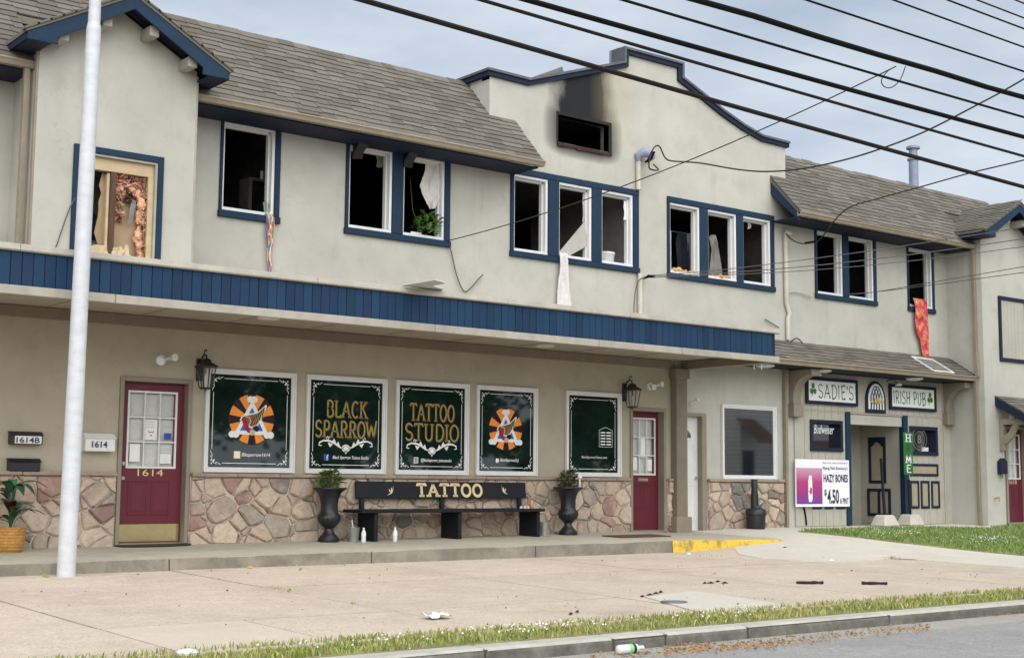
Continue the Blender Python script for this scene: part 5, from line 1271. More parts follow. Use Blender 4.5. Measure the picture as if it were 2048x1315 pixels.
# urn planters
def leaves(mb, c, n, rad, h, size, seed, up=.6, droop=.3):
    g = random.Random(seed)
    for i in range(n):
        a = g.uniform(0, 2*pi); r = rad*sqrt(g.random()); z = g.uniform(0, 1); k = (1-.55*abs(z-.45)*2)
        p = Vector((c[0]+r*k*cos(a), c[1]+r*k*sin(a), c[2]+z*h)); s = size*g.uniform(.6, 1.3)
        d = Vector((cos(a)*.9+g.uniform(-.6, .6), sin(a)*.9+g.uniform(-.6, .6), g.uniform(-.2, 1)*up+.1)).normalized(); w = d.cross(Vector((g.uniform(-.3, .3), g.uniform(-.3, .3), 1))).normalized()*s*.28
        e = p+d*s*.55+Vector((0, 0, .08*s)); tp = p+d*s-Vector((0, 0, droop*s*.3))
        mb.add([p, e-w, tp, e+w], [(0, 1, 2, 3)])
def urn(px, py, label, fol, seed, h=.74):
    p = onF(px, py); x, y_, z = p.x, -.34, 0; p = onY(px, py, -.34); x = p.x; z = F(x, -.34)
    T = thing('urn_planter', (x, y_, z), label, 'planter', 'urn planters at the ends of the bench')
    pr = [(.145, 0), (.15, .02), (.145, .055), (.125, .06), (.12, .075), (.085, .11), (.062, .15), (.06, .18), (.085, .20), (.135, .26), (.155, .31), (.15, .36), (.125, .39), (.118, .42), (.118, .52), (.132, .60), (.165, .67), (.215, .71), (.235, .72), (.235, .74), (.20, .74), (.17, .70)]
    MB().lathe((x, y_, z), [(r, q*h/.74) for r, q in pr], 40, 0, .035, 20, (.22, .37)).build('urn', 'black_metal', T, smooth=True)
    MB().lathe((x, y_, z+.70*h/.74), [(.17, 0), (.05, .015)], 16).build('soil', 'soil', T)
    m = MB(); leaves(m, (x, y_, z+.70), 330, .17, .27, .075, seed); tag(m.build('foliage', fol, T), kind='stuff')
    m = MB(); g = random.Random(seed)
    for i in range(9): a = g.uniform(0, 6.3); m.tube([(x, y_, z+.69), (x+.08*cos(a), y_+.08*sin(a), z+.83), (x+.16*cos(a), y_+.16*sin(a), z+.95)], .005, 5)
    tag(m.build('stems', 'bark', T), kind='stuff'); return T, x, z
urn(657, 1081, 'black urn planter with bright green bush beside the metal bucket', 'foliage', 21)
T, ux, uz = urn(1136, 1069, 'black urn planter with dull olive bush and a white stake', 'foliage_dull', 22)
MB().tube([(ux+.10, -.50, uz+.70), (ux+.10, -.50, uz+.86)], .014, 8).lathe((ux+.10, -.50, uz+.86), [(.014, 0), (.035, .02), (.035, .07), (.01, .10)], 10).build('stake', 'white', T)

# potted plant at the left
p = onY(22, 1097, -.45); x, z = p.x-.02, F(p.x, -.45)
T = thing('potted_plant', (x, -.45, z), 'leafy house plant in a woven basket by the stone', 'plant')
m = MB(); n = 30
m.lathe((x, -.45, z), [(.13, 0), (.15, .05), (.165, .12), (.17, .2), (.175, .27), (.185, .28), (.17, .29), (.15, .26)], n); m.build('basket', 'wicker', T, smooth=True)
for k in range(7): MB().lathe((x, -.45, z+.02+k*.036), [(.146+.004*k, 0), (.158+.004*k, .009), (.146+.004*k, .018)], n).build('weave', 'wicker', T, smooth=True)
MB().lathe((x, -.45, z+.24), [(.15, 0), (.03, .01)], 14).build('soil', 'soil', T)
g = random.Random(5)
def big_leaf(base, d, L, w, mat):
    d = d.normalized(); s = d.cross(Vector((0, 0, 1))).normalized(); up = s.cross(d); vs2 = []; N = 7
    for i in range(N):
        t_ = i/(N-1); c = base+d*L*t_+up*(.16*L*sin(t_*pi*.9))-Vector((0, 0, .35*L*t_*t_)); ww = w*sin(pi*min(1, t_*.93+.05))**.8
        vs2 += [c-s*ww+up*.03*L, c, c+s*ww+up*.03*L]
    fs = [(i*3+j, i*3+j+1, i*3+j+4, i*3+j+3) for i in range(N-1) for j in (0, 1)]
    MB().add(vs2, fs).build('leaf', mat, T, smooth=True)
pm('leaf_dark', (.020, .075, .030), .35, .3, 6); pm('leaf_wine', (.045, .006, .016), .35, .3, 6); pm('leaf_mid', (.03, .16, .04), .4, .3, 6)
stm = MB()
for i in range(18):
    a = g.uniform(0, 2*pi); hgt = g.uniform(.1, .52); b_ = Vector((x+.04*cos(a), -.45+.04*sin(a), z+.27+hgt))
    stm.tube([(x, -.45, z+.25), (x+.02*cos(a), -.45+.02*sin(a), z+.27+hgt*.6), b_], .006, 5)
    big_leaf(b_, Vector((cos(a), sin(a), g.uniform(.1, .9))), g.uniform(.24, .40), g.uniform(.045, .075), ('leaf_dark', 'leaf_dark', 'leaf_mid', 'leaf_wine')[i % 4])
tag(stm.build('stems', 'leaf_dark', T), kind='stuff')

# small things on the walk
def bucket(px, py, Y, h, r, label, extra=False):
    x = onY(px, py, Y).x; z = F(x, Y); T = thing('metal_bucket', (x, Y, z), label, 'bucket', 'metal buckets by the bench')
    MB().lathe((x, Y, z), [(r*.78, 0), (r*.80, .01), (r, h-.01), (r*1.06, h), (r*1.0, h+.004), (r*.92, h-.02), (r*.75, .02)], 20).build('pail', 'galv', T, smooth=True)
    MB().tube([(x-r, Y, z+h-.02)]+[(x-r*cos(t_), Y-.04*sin(t_), z+h-.02-.09*sin(t_)) for t_ in [i*pi/8 for i in range(1, 8)]]+[(x+r, Y, z+h-.02)], .004, 5).build('handle', 'steel', T)
    if extra: tag(MB().tube([(x-.01, Y-.02, z+.04), (x-.05, Y-.03, z+h+.11)], .009, 6).build('straw', 'plastic'), 'pale plastic stick leaning out of the metal bucket', 'stick')
bucket(707, 1080, -.42, .19, .085, 'metal bucket with a stick in it beside the urn', True); bucket(1088, 1070, -.40, .21, .07, 'metal bucket behind the far end of the bench')
def bottle(px, py, Y, label):
    x = onY(px, py, Y).x; z = F(x, Y); T = thing('water_bottle', (x, Y, z), label, 'bottle', 'water bottles on the walk')
    MB().lathe((x, Y, z), [(.028, 0), (.033, .01), (.033, .06), (.030, .075), (.033, .09), (.033, .13), (.026, .155), (.013, .175), (.013, .19)], 16).build('bottle', 'plastic', T, smooth=True)
    MB().lathe((x, Y, z+.185), [(.015, 0), (.015, .018)], 12).build('cap', 'white', T); MB().lathe((x, Y, z+.085), [(.0337, 0), (.0337, .045)], 16).build('label', 'paper', T)
bottle(727, 1080, -.66, 'clear water bottle touching the near leg of the bench'); bottle(790, 1078, -.72, 'clear water bottle standing alone before the bench')
x = onY(1063, 1014, -.4).x; tag(MB().lathe((x, -.4, zs_), [(.03, 0), (.034, .01), (.034, .09), (.02, .12), (.018, .13)], 14).build('cup', 'copper', None, smooth=True), 'copper coloured cup on the bench seat', 'cup')
for k, px in enumerate((1042, 1048, 1053)):
    x = onY(px, 1014, -.42).x; tag(MB().lathe((x, -.42-.02*k, zs_), [(.02, 0), (.02, .03), (.012, .035)], 10).build('bottle_cap', 'white'), 'small white cap lying on the bench seat', 'cap', 'caps on the bench')
m = MB(); p = onY(300, 1084, -.02); x = p.x; poly = [(x-.50, -.06), (x-.48, -.20)]+[(x-.48*cos(t_), -.20-.18*sin(t_)) for t_ in [i*pi/12 for i in range(1, 12)]]+[(x+.48, -.20), (x+.50, -.06)]
m = MB().prism(poly, lambda a, b, d: (a, b, F(a, b)+d), .003, .02); tag(m.build('doormat', 'rubber', None, bev=.004), 'black half-round rubber mat at the 1614 door', 'doormat')
p = onF(1272, 1072); x = p.x
m = MB().prism([(x-.52, p.y-.25), (x+.52, p.y-.25), (x+.52, p.y+.22), (x-.52, p.y+.22)], lambda a, b, d: (a, b, F(a, b)+d), .003, .018); tag(m.build('doormat', 'brown_wood', None, bev=.004), 'flat dark brown mat by the red door near the pilaster', 'doormat')
# smokers' bin
p = onY(1512, 1056, -.30); x, z = p.x, G(p.x, -.3)+.007
T = thing('smokers_bin', (x, -.30, z), 'black cigarette bin with slim neck before the stone', 'ash bin')
MB().lathe((x, -.30, z), [(.155, 0), (.16, .02), (.172, .24), (.185, .25), (.185, .31), (.16, .345), (.09, .37), (.08, .40)], 28).build('body', 'bin_plastic', T, smooth=True)
MB().lathe((x-.03, -.30, z+.36), [(.07, 0), (.068, .25), (.058, .26), (.056, .50), (.05, .515)], 20).build('neck', 'bin_plastic', T, smooth=True)

# ------------------------------------------------------------------ pub signs
def board_sign(name, r, label, word, sham, flip):
    x0, x1, z0_, z1_ = r; Y = -.03
    T = thing(name, ((x0+x1)/2, 0, z0_), label, 'sign')
    t_ = .06; m = MB(); m.box(x0, x1, Y-.05, Y, z1_-t_, z1_); m.box(x0, x1, Y-.05, Y, z0_, z0_+t_); m.box(x0, x0+t_, Y-.05, Y, z0_+t_, z1_-t_); m.box(x1-t_, x1, Y-.05, Y, z0_+t_, z1_-t_); m.build('frame', 'navy', T, bev=.005)
    MB().box(x0+t_, x1-t_, Y-.03, Y, z0_+t_, z1_-t_).build('board', 'sign_white', T)
    w, h = x1-x0-2*t_, z1_-z0_-2*t_
    m = MB(); glyphs(m, word, x0+t_+w*(.20 if not flip else .035), z0_+t_+h*.16, w*.76, h*.66, Y-.032, .085, 0, 0, True, .08)
    m.build('lettering', 'text_green', T)
    cx = x0+t_+w*(.10 if not flip else .90); cz = z0_+t_+h*.55; m = MB(); s = h*.16
    for k in range(3):
        a = radians(90+120*k); ox, oz = cx+s*.9*cos(a), cz+s*1.1*sin(a)
        m.flat([(ox+s*.75*cos(q), oz+s*.9*sin(q)) for q in [i*pi/6 for i in range(12)]], Y-.032-.0006*k, 0)
    m.ribbon([(cx, cz), (cx-s*.3, cz-s*1.6), (cx-s*.9, cz-s*2.2)], s*.3, Y-.0325, 0); m.build('shamrock', 'shamrock', T)
    return T
def gnat(p): return p
board_sign('pub_sign', rectY(1611, 752, 1714.5, 812.5, -.05), 'framed white sign lettered SADIE\'S with a shamrock before the name', "SADIE'S", True, False)
board_sign('pub_sign', rectY(1778, 767, 1871.5, 823.5, -.05), 'framed white sign lettered IRISH PUB with a shamrock after the name', 'IRISH PUB', True, True)
r = rectY(1731, 760, 1771.5, 826.5, -.05); x0, x1, z0_, z1_ = r; cx = (x0+x1)/2; w = x1-x0
T = thing('arched_ornament', (cx, 0, z0_), 'pointed arch lattice ornament between the two pub signs', 'ornament')
def gothic(s, zb): 
    h = (z1_-z0_)*s; hw = w/2*s; zb = zb; pts = [(cx-hw, zb), (cx+hw, zb), (cx+hw, zb+h*.45)]
    pts += [(cx+hw*(1-(i/8)**1.6), zb+h*(.45+.55*sin(i/8*pi/2))) for i in range(1, 9)]; pts += [(cx-hw*(1-(i/8)**1.6), zb+h*(.45+.55*sin(i/8*pi/2))) for i in range(7, -1, -1)]
    return pts
MB().xz(gothic(1, z0_), -.06, -.025).build('frame', 'navy', T, bev=.006)
MB().xz(gothic(.80, z0_+.07), -.064, -.06).build('glass', 'lead_glass', T)
m = MB()
for k in range(-2, 3): m.box(cx+k*w*.14-.010, cx+k*w*.14+.010, -.078, -.064, z0_+.07, z0_+(z1_-z0_)*.42)
for k in range(-3, 4):
    for s in (-1, 1):
        a = cx+k*w*.14; pts = [(a+s*w*.30*(1-cos(t_*1.2)), z0_+(z1_-z0_)*(.42+.42*t_)) for t_ in (0, .25, .5, .75, 1)]
        pts = [q for q in pts if abs(q[0]-cx) < w*.40*(1-max(0, (q[1]-z0_)/(z1_-z0_)-.45)*1.5)]
        if len(pts) > 1: m.ribbon(pts, .024, -.068)
m.build('lattice', 'navy', T)
for k in range(-1, 3): MB().lathe((0, 0, 0), [(.001, 0), (.035, .03), (.04, .06), (.02, .12), (.001, .14)], 8).build('gold_boss', 'decal_tan', T).location = (cx-.5*w*.14+(k-.5+.5)*w*.17-T.location.x, -.07-T.location.y, z0_+(z1_-z0_)*.26-T.location.z)
# sign lights
for k, (px, py) in enumerate(((1620, 752), (1782, 772))):
    p = onY(px, py, -.1); T = thing('sign_lamp', (p.x, 0, p.z), 'small white gooseneck lamp over the %s sign' % ("SADIE'S", 'IRISH PUB')[k], 'lamp')
    MB().tube([(p.x-.05, -.02, p.z+.10), (p.x-.03, -.15, p.z+.14), (p.x, -.26, p.z+.06)], .008, 6).build('arm', 'black_metal', T)
    m = MB().lathe((p.x, -.28, p.z), [(.07, 0), (.06, .03), (.02, .06)], 14); m.build('shade', 'white', T, smooth=True)
# banner
Y = -.07; a_, b_ = onY(1589.5, 917, Y), onY(1698.5, 1012, Y); x0, x1, z0_, z1_ = a_.x, b_.x, b_.z, a_.z; w, h = x1-x0, z1_-z0_
T = thing('beer_banner', ((x0+x1)/2, -.07, z0_), 'pink and white printed banner advertising HAZY BONES at $4.50 a pint', 'banner')
MB().box(x0, x1, Y-.012, Y, z0_, z1_).build('sheet', 'banner_white', T)
MB().box(x0+.02, x0+w*.485, Y-.0145, Y-.0125, z0_+.05, z1_-.16).build('picture', 'banner_pink', T)
m = MB(); cx = x0+w*.26; q = lambda a, b: (cx+a*h, z0_+b*h)
m.flat([q(-.045, .10), q(.05, .10), q(.075, .18), q(.07, .55), q(.05, .66), q(-.03, .66), q(-.06, .55), q(-.065, .2)], Y-.016, 0); m.flat([q(.0, .25), q(.05, .28), q(.055, .38), q(.01, .42), q(-.01, .33)], Y-.0166, 1); m.flat([q(-.04, .30), q(-.01, .30), q(-.025, .36)], Y-.0168, 2); m.flat([q(-.03, .5), q(.05, .5), q(.04, .60), q(-.02, .60)], Y-.0164, 3)
m.build('can_print', ['decal_white', 'decal_red', 'banner_text', 'decal_cream'], T)
for tx, u0, v0, ww, hh_, bo in (('Stop in For a Hour Cold Draft of', .50, .905, .47, .05, .0), ("Flying Fish Brewery's", .50, .77, .47, .085, .01), ('HAZY BONES', .51, .52, .46, .17, .03), ('$', .52, .22, .045, .15, .02), ('4.50', .575, .06, .22, .31, .03), ('A PINT', .81, .055, .17, .13, .02)):
    ftext(tx, x0+w*u0, z0_+h*v0, w*ww, h*hh_, Y-.016, 'banner_text', T, bold=bo)
# two posts in concrete feet; one carries the HOME board
def foot(px, py, Y, top, label, name):
    p = onY(px, py, Y); x = p.x; z = G(x, Y)+.007
    T = thing(name, (x, Y, z), label, 'sign post')
    m = MB(); m.add([(x-.24, Y-.20, z), (x+.24, Y-.20, z), (x+.24, Y+.20, z), (x-.24, Y+.20, z), (x-.15, Y-.13, z+.22), (x+.15, Y-.13, z+.22), (x+.15, Y+.13, z+.22), (x-.15, Y+.13, z+.22)], [(0,3,2,1),(4,5,6,7),(0,1,5,4),(1,2,6,5),(2,3,7,6),(3,0,4,7)]); m.build('foot', 'concrete', T, bev=.03)
    MB().tube([(x, Y, z+.2), (x+top[0], Y, z+top[1])], .028, 8).build('post', 'bench_black', T)
    return T, x, z
foot(1770, 1053, -.36, (-.08, 1.30), 'leaning dark post in a grey concrete foot before the pub entrance', 'post_in_foot')
T, x, z = foot(1821, 1052, -.30, (-.02, .9), 'green HOME board on a dark post in a concrete foot', 'home_sign')
r = rectY(1804, 863, 1820, 949, -.33); Yh = -.345
MB().box(r[0], r[1]+.06, Yh-.02, Yh, r[2], r[3]).build('board', 'sign_green', T, bev=.004); hw = r[1]+.06-r[0]; hz = r[3]-r[2]
for ch, v0 in (('H', .775), ('M', .285), ('E', .06)):
    m = MB(); glyphs(m, ch, r[0]+hw*.16, r[2]+hz*v0, hw*.68, hz*.17, Yh-.022, .34, 0, .40); m.build('lettering', 'decal_white', T)
m = MB(); cx, cz = r[0]+hw*.5, r[2]+hz*.62; s = hw*.16
for k in range(3): a = radians(90+120*k); m.flat([(cx+s*.8*cos(a)+s*.75*cos(q), cz+s*.9*sin(a)+s*.8*sin(q)) for q in [i*pi/6 for i in range(12)]], Yh-.0215-.0005*k)
m.build('shamrock', 'text_green', T)

# ------------------------------------------------------------------ what hangs out of the windows
def cloth(name, mat, pts, label, cat, fold=.02, nx=10, seed=1):
    # pts: list of (xleft, xright, y, z); folds run downwards
    g = random.Random(seed); ph = g.uniform(0, 6); ny = len(pts); dense = []
    for a, b in zip(pts, pts[1:]):
        for k in range(5): dense.append([a[i]+(b[i]-a[i])*k/5 for i in range(4)])
    dense.append(list(pts[-1])); vs2 = []
    for j, (xa, xb, y, z) in enumerate(dense):
        for i in range(nx):
            t_ = i/(nx-1); f_ = fold*(sin(t_*9+ph+j*.15)+.5*sin(t_*21+j*.1))
            vs2.append((xa+(xb-xa)*t_+g.uniform(-.004, .004), y-abs(f_)-.002, z+g.uniform(-.006, .006)))
    m = MB().add(vs2, [(j*nx+i, j*nx+i+1, (j+1)*nx+i+1, (j+1)*nx+i) for j in range(len(dense)-1) for i in range(nx-1)])
    return tag(m.build(name, mat, None, smooth=True), label, cat)
def wp(a, b, v, y): return (onY(a, v, y).x, onY(b, v, y).x, y, onY((a+b)/2, v, y).z)
cloth('bed_sheet', 'cloth_white', [wp(1118, 1135, 506, .05), wp(1117, 1134, 512, -.06), wp(1118, 1135, 535, -.06), wp(1116, 1136, 560, -.05), wp(1114, 1140, 590, -.05), wp(1113, 1143, 613, -.05)], 'dirty white sheet hanging from a window over the blue canopy', 'sheet', .025)
cloth('tie_dye_blanket', 'tie_dye', [wp(1822, 1848, 600, .08), wp(1822, 1848, 597, -.02), wp(1826, 1852, 606, -.07), wp(1830, 1853, 625, -.08), wp(1830, 1856, 645, -.07), wp(1831, 1857, 664, -.06), wp(1838, 1856, 680, -.06), wp(1841, 1857, 696, -.06), wp(1846, 1857, 714, -.07)], 'tie-dyed red and yellow blanket hanging from the small upper pub window', 'blanket', .03)
T = thing('ribbon_beads', (onY(535, 430).x, -.06, 4.42), 'tangled coloured ribbons and beads trailing from the first upper window', 'ribbons')
g = random.Random(3)
for nm, c in (('rib_red', (.45, .04, .03)), ('rib_green', (.02, .25, .09)), ('rib_pink', (.6, .2, .16)), ('rib_white', (.6, .6, .58)), ('rib_lilac', (.12, .11, .3)), ('rib_gold', (.5, .3, .06)), ('rib_teal', (.05, .3, .3))):
    pm(nm, c, .6, .2, 20)
for i in range(16):
    nm = ('rib_red', 'rib_green', 'rib_pink', 'rib_white', 'rib_lilac', 'rib_gold', 'rib_teal')[i % 7]; L = g.uniform(.25, 1.0); px = 527+g.uniform(0, 16)
    top_ = onY(px, 428, .02); pts = [(top_.x, .04, 4.60+g.uniform(-.05, .1)), (top_.x, .0, 4.50), (top_.x, -.06, 4.44)]
    n = 8; xx = top_.x
    tx = onY(536+g.uniform(-5, 5), 480).x
    for k in range(1, n+1): xx += (tx-xx)*.25+g.uniform(-.02, .02); pts.append((xx, -.06-g.uniform(0, .02), 4.44-L*k/n))
    MB().tube(pts, g.uniform(.005, .011), 6).build('ribbon', nm, T)
# broken panel lying on the canopy edge
zc = bb[3]+.02
pp_ = [onZ(*q, zc) for q in ((803, 571), (870, 560), (892, 566), (866, 572), (888, 578), (880, 583))]
m = MB().xy([(q.x, q.y) for q in pp_], zc, zc+.018); tag(m.build('broken_panel', 'white_dirty'), 'broken off-white panel lying over the canopy edge', 'panel')
# items inside the openings
cloth('curtain', 'cloth_white', [wp(850, 882, 330, .10), wp(846, 882, 350, .10), wp(838, 882, 375, .10), wp(846, 880, 395, .10), wp(856, 866, 418, .10)], 'torn white curtain blowing in the paired upper window', 'curtain', .04, seed=5)
a_ = onY(836, 466, .06); m = MB(); leaves(m, (onY(852, 455, .06).x, .03, OZ[0]+.06), 90, .20, .30, .13, 8); T = thing('window_plant', (onY(850, 460).x, .04, OZ[0]+.045), 'uprooted green plant on the sill of the paired upper window', 'plant')
tag(m.build('foliage', 'foliage', T), kind='stuff'); MB().tube([(onY(820, 400, .3).x, .3, 5.4), (onY(825, 440, .2).x, .2, 4.9), (onY(845, 460, .08).x, .08, OZ[0]+.05)], .008, 6).build('stem', 'bark', T); MB().box(a_.x-.16, a_.x+.02, 0, .03, OZ[0]+.045, OZ[0]+.075).build('label_stick', 'white', T)
# fallen ceiling board in the triple window
A = [onY(*q, .06) for q in ((1118, 512), (1117, 505), (1168, 444), (1172, 470), (1173, 492), (1135, 513))]
tag(MB().xz([(q.x, q.z) for q in A], .05, .065).build('fallen_board', 'drywall'), 'grey fallen ceiling board jammed in the triple window above the white sheet', 'board')
r = rectY(1206, 503, 1238, 527, .18); T = thing('paint_bucket', ((r[0]+r[1])/2, .25, OZ[0]), 'white paint tub standing inside the triple window', 'bucket')
rr = (r[1]-r[0])/2; MB().lathe(((r[0]+r[1])/2, .18+rr, OZ[0]-.02), [(rr*.9, 0), (rr, r[3]-OZ[0]), (rr*1.05, r[3]-OZ[0]+.01), (rr*1.05, r[3]-OZ[0]+.04), (rr*.9, r[3]-OZ[0]+.04)], 20).build('tub', 'white_dirty', T, smooth=True)
MB().box(r[0]-.1, r[1]+.1, .14, .9, OZ[0]-.42, OZ[0]-.02).build('stand', 'char_grey', T)
for px0, px1, py, s in ((1345, 1388, 541, 31), (1420, 1462, 556, 32)):
    a_, b_ = onY(px0, py, .04), onY(px1, py, .04)
    tag(lumps(16, (a_.x, b_.x, .0, .12, OZ[0]+.04, OZ[0]+.08), .055, 'insul_yellow', 'insulation', None, s, 1, .6), 'yellow loose insulation on the sill under the %s in the triple window' % ('hanging clothes' if s == 31 else 'grey dress'), 'insulation')
rk = onY(1345, 460, .5)
T = thing('clothes_rack', (rk.x+.4, .5, 4.08), 'dark clothes hanging on a rail inside the window beside the service mast', 'clothes rack')
MB().tube([(rk.x-.1, .5, 5.32), (rk.x+1.1, .5, 5.32)], .012, 8).tube([(rk.x-.05, .5, 4.08), (rk.x-.05, .5, 5.32)], .012, 8).tube([(rk.x+1.05, .5, 4.08), (rk.x+1.05, .5, 5.32)], .012, 8).build('rail', 'steel', T)
for k in range(6):
    x = rk.x+.05+k*.13; o = cloth('garment', ('cloth_navy', 'cloth_navy', 'cloth_grey')[k % 3], [(x, x+.12, .46, 5.30), (x-.02, x+.16, .45, 5.15), (x-.02, x+.17, .44, 4.8), (x-.03, x+.17, .45, 4.5)], None, None, .03, 7, k); o.parent = T; o.location = -T.location
    for key in ('label', 'category'):
        if key in o: del o[key]
cloth('dress', 'cloth_grey', [wp(1420, 1430, 470, .25), wp(1418, 1434, 480, .25), wp(1422, 1436, 500, .25), wp(1419, 1441, 530, .25), wp(1417, 1444, 552, .25)], 'grey dress hanging in the window next to the clothes rail', 'dress', .03, seed=9)
# window screen lying on the pub porch roof
def on_roof(u, v):
    d = ray(u, v); n = U.cross(pv); p0 = Vector((0, PY, PZ+.03)); t_ = (p0-CP).dot(n)/d.dot(n); return CP+d*t_
q = [on_roof(*z_) for z_ in ((1823, 713), (1864, 719), (1907, 745), (1867, 741))]
T = thing('window_screen', q[0], 'white framed window screen lying on the pub porch roof', 'screen')
nrm_ = U.cross(pv)
for a_, b_ in ((0, 1), (1, 2), (2, 3), (3, 0)): MB().tube([q[a_], q[b_]], .022, 4).build('frame_bar', 'white', T)
MB().add([p_-nrm_*.002 for p_ in q], [(0, 1, 2, 3)]).build('mesh', 'screen', T)

# ------------------------------------------------------------------ service masts and cables
def mast(segs, head, label):
    T = thing('service_mast', segs[0][-1], label, 'conduit', 'service masts on the wall')
    for s in segs: MB().tube(s, .042, 12).build('conduit', 'conduit', T, smooth=True)
    if head:
        h = Vector(head); MB().tube([h, h+Vector((0, 0, .10)), h+Vector((.06, -.06, .16)), h+Vector((.17, -.12, .13)), h+Vector((.22, -.15, .05))], [.045, .07, .085, .08, .05], 12).build('weather_head', 'vent_grey', T, smooth=True)
    return T
x1_ = onY(1273, 350).x
hz1 = onY(1274, 322).z
m1 = mast([[(x1_, -.05, hz1), (x1_, -.05, ZT+.005)], [(x1_+.03, -.05, ZB-.002), (x1_+.03, -.05, 3.28)]], (x1_, -.05, hz1-.02), 'grey conduit with weather head right of the triple window')
x2_ = onY(1567, 480).x; hz2 = onY(1567, 468).z; x3_ = onY(1572, 640).x
m2 = mast([[(x2_, -.05, hz2), (x2_, -.05, 4.2), (x2_+.08, -.05, 4.0), (x3_, -.05, 3.9), (x3_, -.05, 3.5)]], None, 'slim conduit climbing the wall at the joint between the two roofs')
MB().tube([(x2_, -.05, hz2-.02), (x2_, -.06, hz2+.03), (x2_+.10, -.10, hz2)], [.045, .055, .04], 10).build('weather_head', 'conduit', m2, smooth=True)
def sag(a, b, s, n=24):
    a, b = Vector(a), Vector(b); return [a+(b-a)*(i/n)-Vector((0, 0, s*4*(i/n)*(1-i/n))) for i in range(n+1)]
def smooth(P, k=5):
    P = [Vector(p) for p in P]; o = []
    for i in range(len(P)-1):
        a, b, c, d = P[max(i-1, 0)], P[i], P[i+1], P[min(i+2, len(P)-1)]
        for j in range(k):
            t = j/k; o.append(.5*((2*b)+(c-a)*t+(2*a-5*b+4*c-d)*t*t+(3*b-a-3*c+d)*t**3))
    return o+[P[-1]]
def wire(name, path, r, mat, label, cat, group=None, n=6):
    if len(path) < 20 and not isinstance(r, list): path = smooth(path)
    return tag(MB().tube(path, r*1.2 if isinstance(r, float) else r, n).build(name, mat, None, smooth=True), label, cat, group)
KY = -8.0
ordn = ['lowest', 'second lowest', 'third lowest', 'fourth lowest', 'fifth lowest', 'sixth lowest', 'seventh lowest', 'eighth lowest', 'ninth lowest', 'tenth lowest']
for k, (a, b, r, mat, kind_) in enumerate((((713, 0), (2048, 376), .020, 'cable_brown', 'thick'), ((954, 0), (2048, 314), .014, 'cable_brown', 'medium'), ((1047, 0), (2048, 275.5), .022, 'cable', 'thick'), ((1241, 0), (2048, 235.5), .012, 'cable', 'slim'), ((1392, 0), (2048, 196), .026, 'cable', 'thickest'), ((1611, 0), (2048, 143.5), .010, 'cable', 'slim'), ((1785, 0), (2048, 94.5), .009, 'cable', 'slim'), ((1895, 0), (2048, 58), .009, 'cable', 'thin'), ((1950, 0), (2048, 35), .008, 'cable', 'thin'), ((2027, 0), (2048, 6), .008, 'cable', 'thin'))):
    p, q = onY(*a, KY), onY(*b, KY); d = (q-p); d.z = d.z if k < 6 else 0; A = p-d*(20+p.x)/d.x if False else p
    s = d.z/d.x; X0, X1 = -18, 42; mid = (p+q)/2
    L = [Vector((X0+(X1-X0)*i/60, KY, mid.z+s*(X0+(X1-X0)*i/60-mid.x)+.0006*((X0+(X1-X0)*i/60-mid.x)**2))) for i in range(61)]
    if k == 4: L = [v_+Vector((0, .006*sin(i*1.7), .008*sin(i*2.3))) for i, v_ in enumerate(L)]
    wire('overhead_cable', L, r, mat, '%s black overhead cable, %s of those strung along the street' % (kind_, ordn[k]), 'cable', 'overhead cables along the street', 8)
# drop wires to the building
S = []
e1 = onY(1792, 133, KY+.02); wire('drop_wire', sag(onY(897, 481, -.05), e1, .18), .006, 'wire_dark', 'thin wire rising from the paired upper window to the thickest overhead cable', 'wire')
lp = [e1, onY(1775, 143, KY), onY(1763, 160, KY), onY(1768, 173, KY), onY(1783, 175, KY), onY(1800, 160, KY), onY(1811, 133, KY)]
wire('wire_loop', lp, .005, 'wire_dark', 'loose loop of thin wire dangling below the thickest overhead cable', 'wire')
e2 = onY(2048, 158, -6.0); w2_ = Vector((x1_+.2, -.2, hz1-.06))
d2 = onY(1345, 322, -.5)
pts = [w2_, w2_+Vector((.08, -.05, -.10)), onY(1298, 335, -.35), onY(1305, 300, -.4), onY(1318, 292, -.4), onY(1330, 315, -.45), d2]+[onY(u, v, y) for u, v, y in ((1400, 326, -.9), (1470, 338, -1.5), (1530, 343, -2.0), (1600, 338, -2.6), (1680, 322, -3.3), (1760, 298, -4.0), (1850, 263, -4.7), (1950, 212, -5.4), (2048, 158, -6.0), (2300, 5, -7.9))]
wire('drop_wire', pts, .011, 'wire_dark', 'black service drop looping from the weather head by the triple window', 'wire', None, 8)
for k, dx in enumerate((.0, .06)):
    wire('splice', [onY(1290+k*5, 325, -.3), onY(1297+k*5, 318, -.35), onY(1304+k*5, 303, -.4)], .016, 'cable', '%s black splice sleeve on the looping service drop' % ('nearer the weather head,', 'farther from the weather head,')[k], 'wire splice', 'splices at the weather head')
pts = [onY(u, v, y) for u, v, y in ((1572, 467, -.12), (1585, 480, -.25), (1605, 487, -.35), (1628, 484, -.4), (1642, 476, -.5), (1690, 420, -1.4), (1760, 396, -2.2), (1840, 374, -3.1), (1940, 346, -4.2), (2048, 320, -5.4), (2300, 255, -8))]
wire('drop_wire', pts[:5]+pts[5:], .010, 'wire_dark', 'black service drop from the slim conduit passing over the pub roof', 'wire', None, 8)
wire('splice', [onY(1610, 486, -.36), onY(1630, 483, -.42)], .018, 'cable', 'black splice sleeve near the slim conduit', 'wire splice')
ins = onY(1297, 552, -.16)
tag(MB().tube([Vector((x1_+.07, -.08, ins.z-.05)), ins, ins+Vector((.12, -.03, .0))], [.006, .03, .02], 8).build('insulator', 'cable', None, smooth=True), 'black insulator beside the conduit under the weather head', 'insulator')
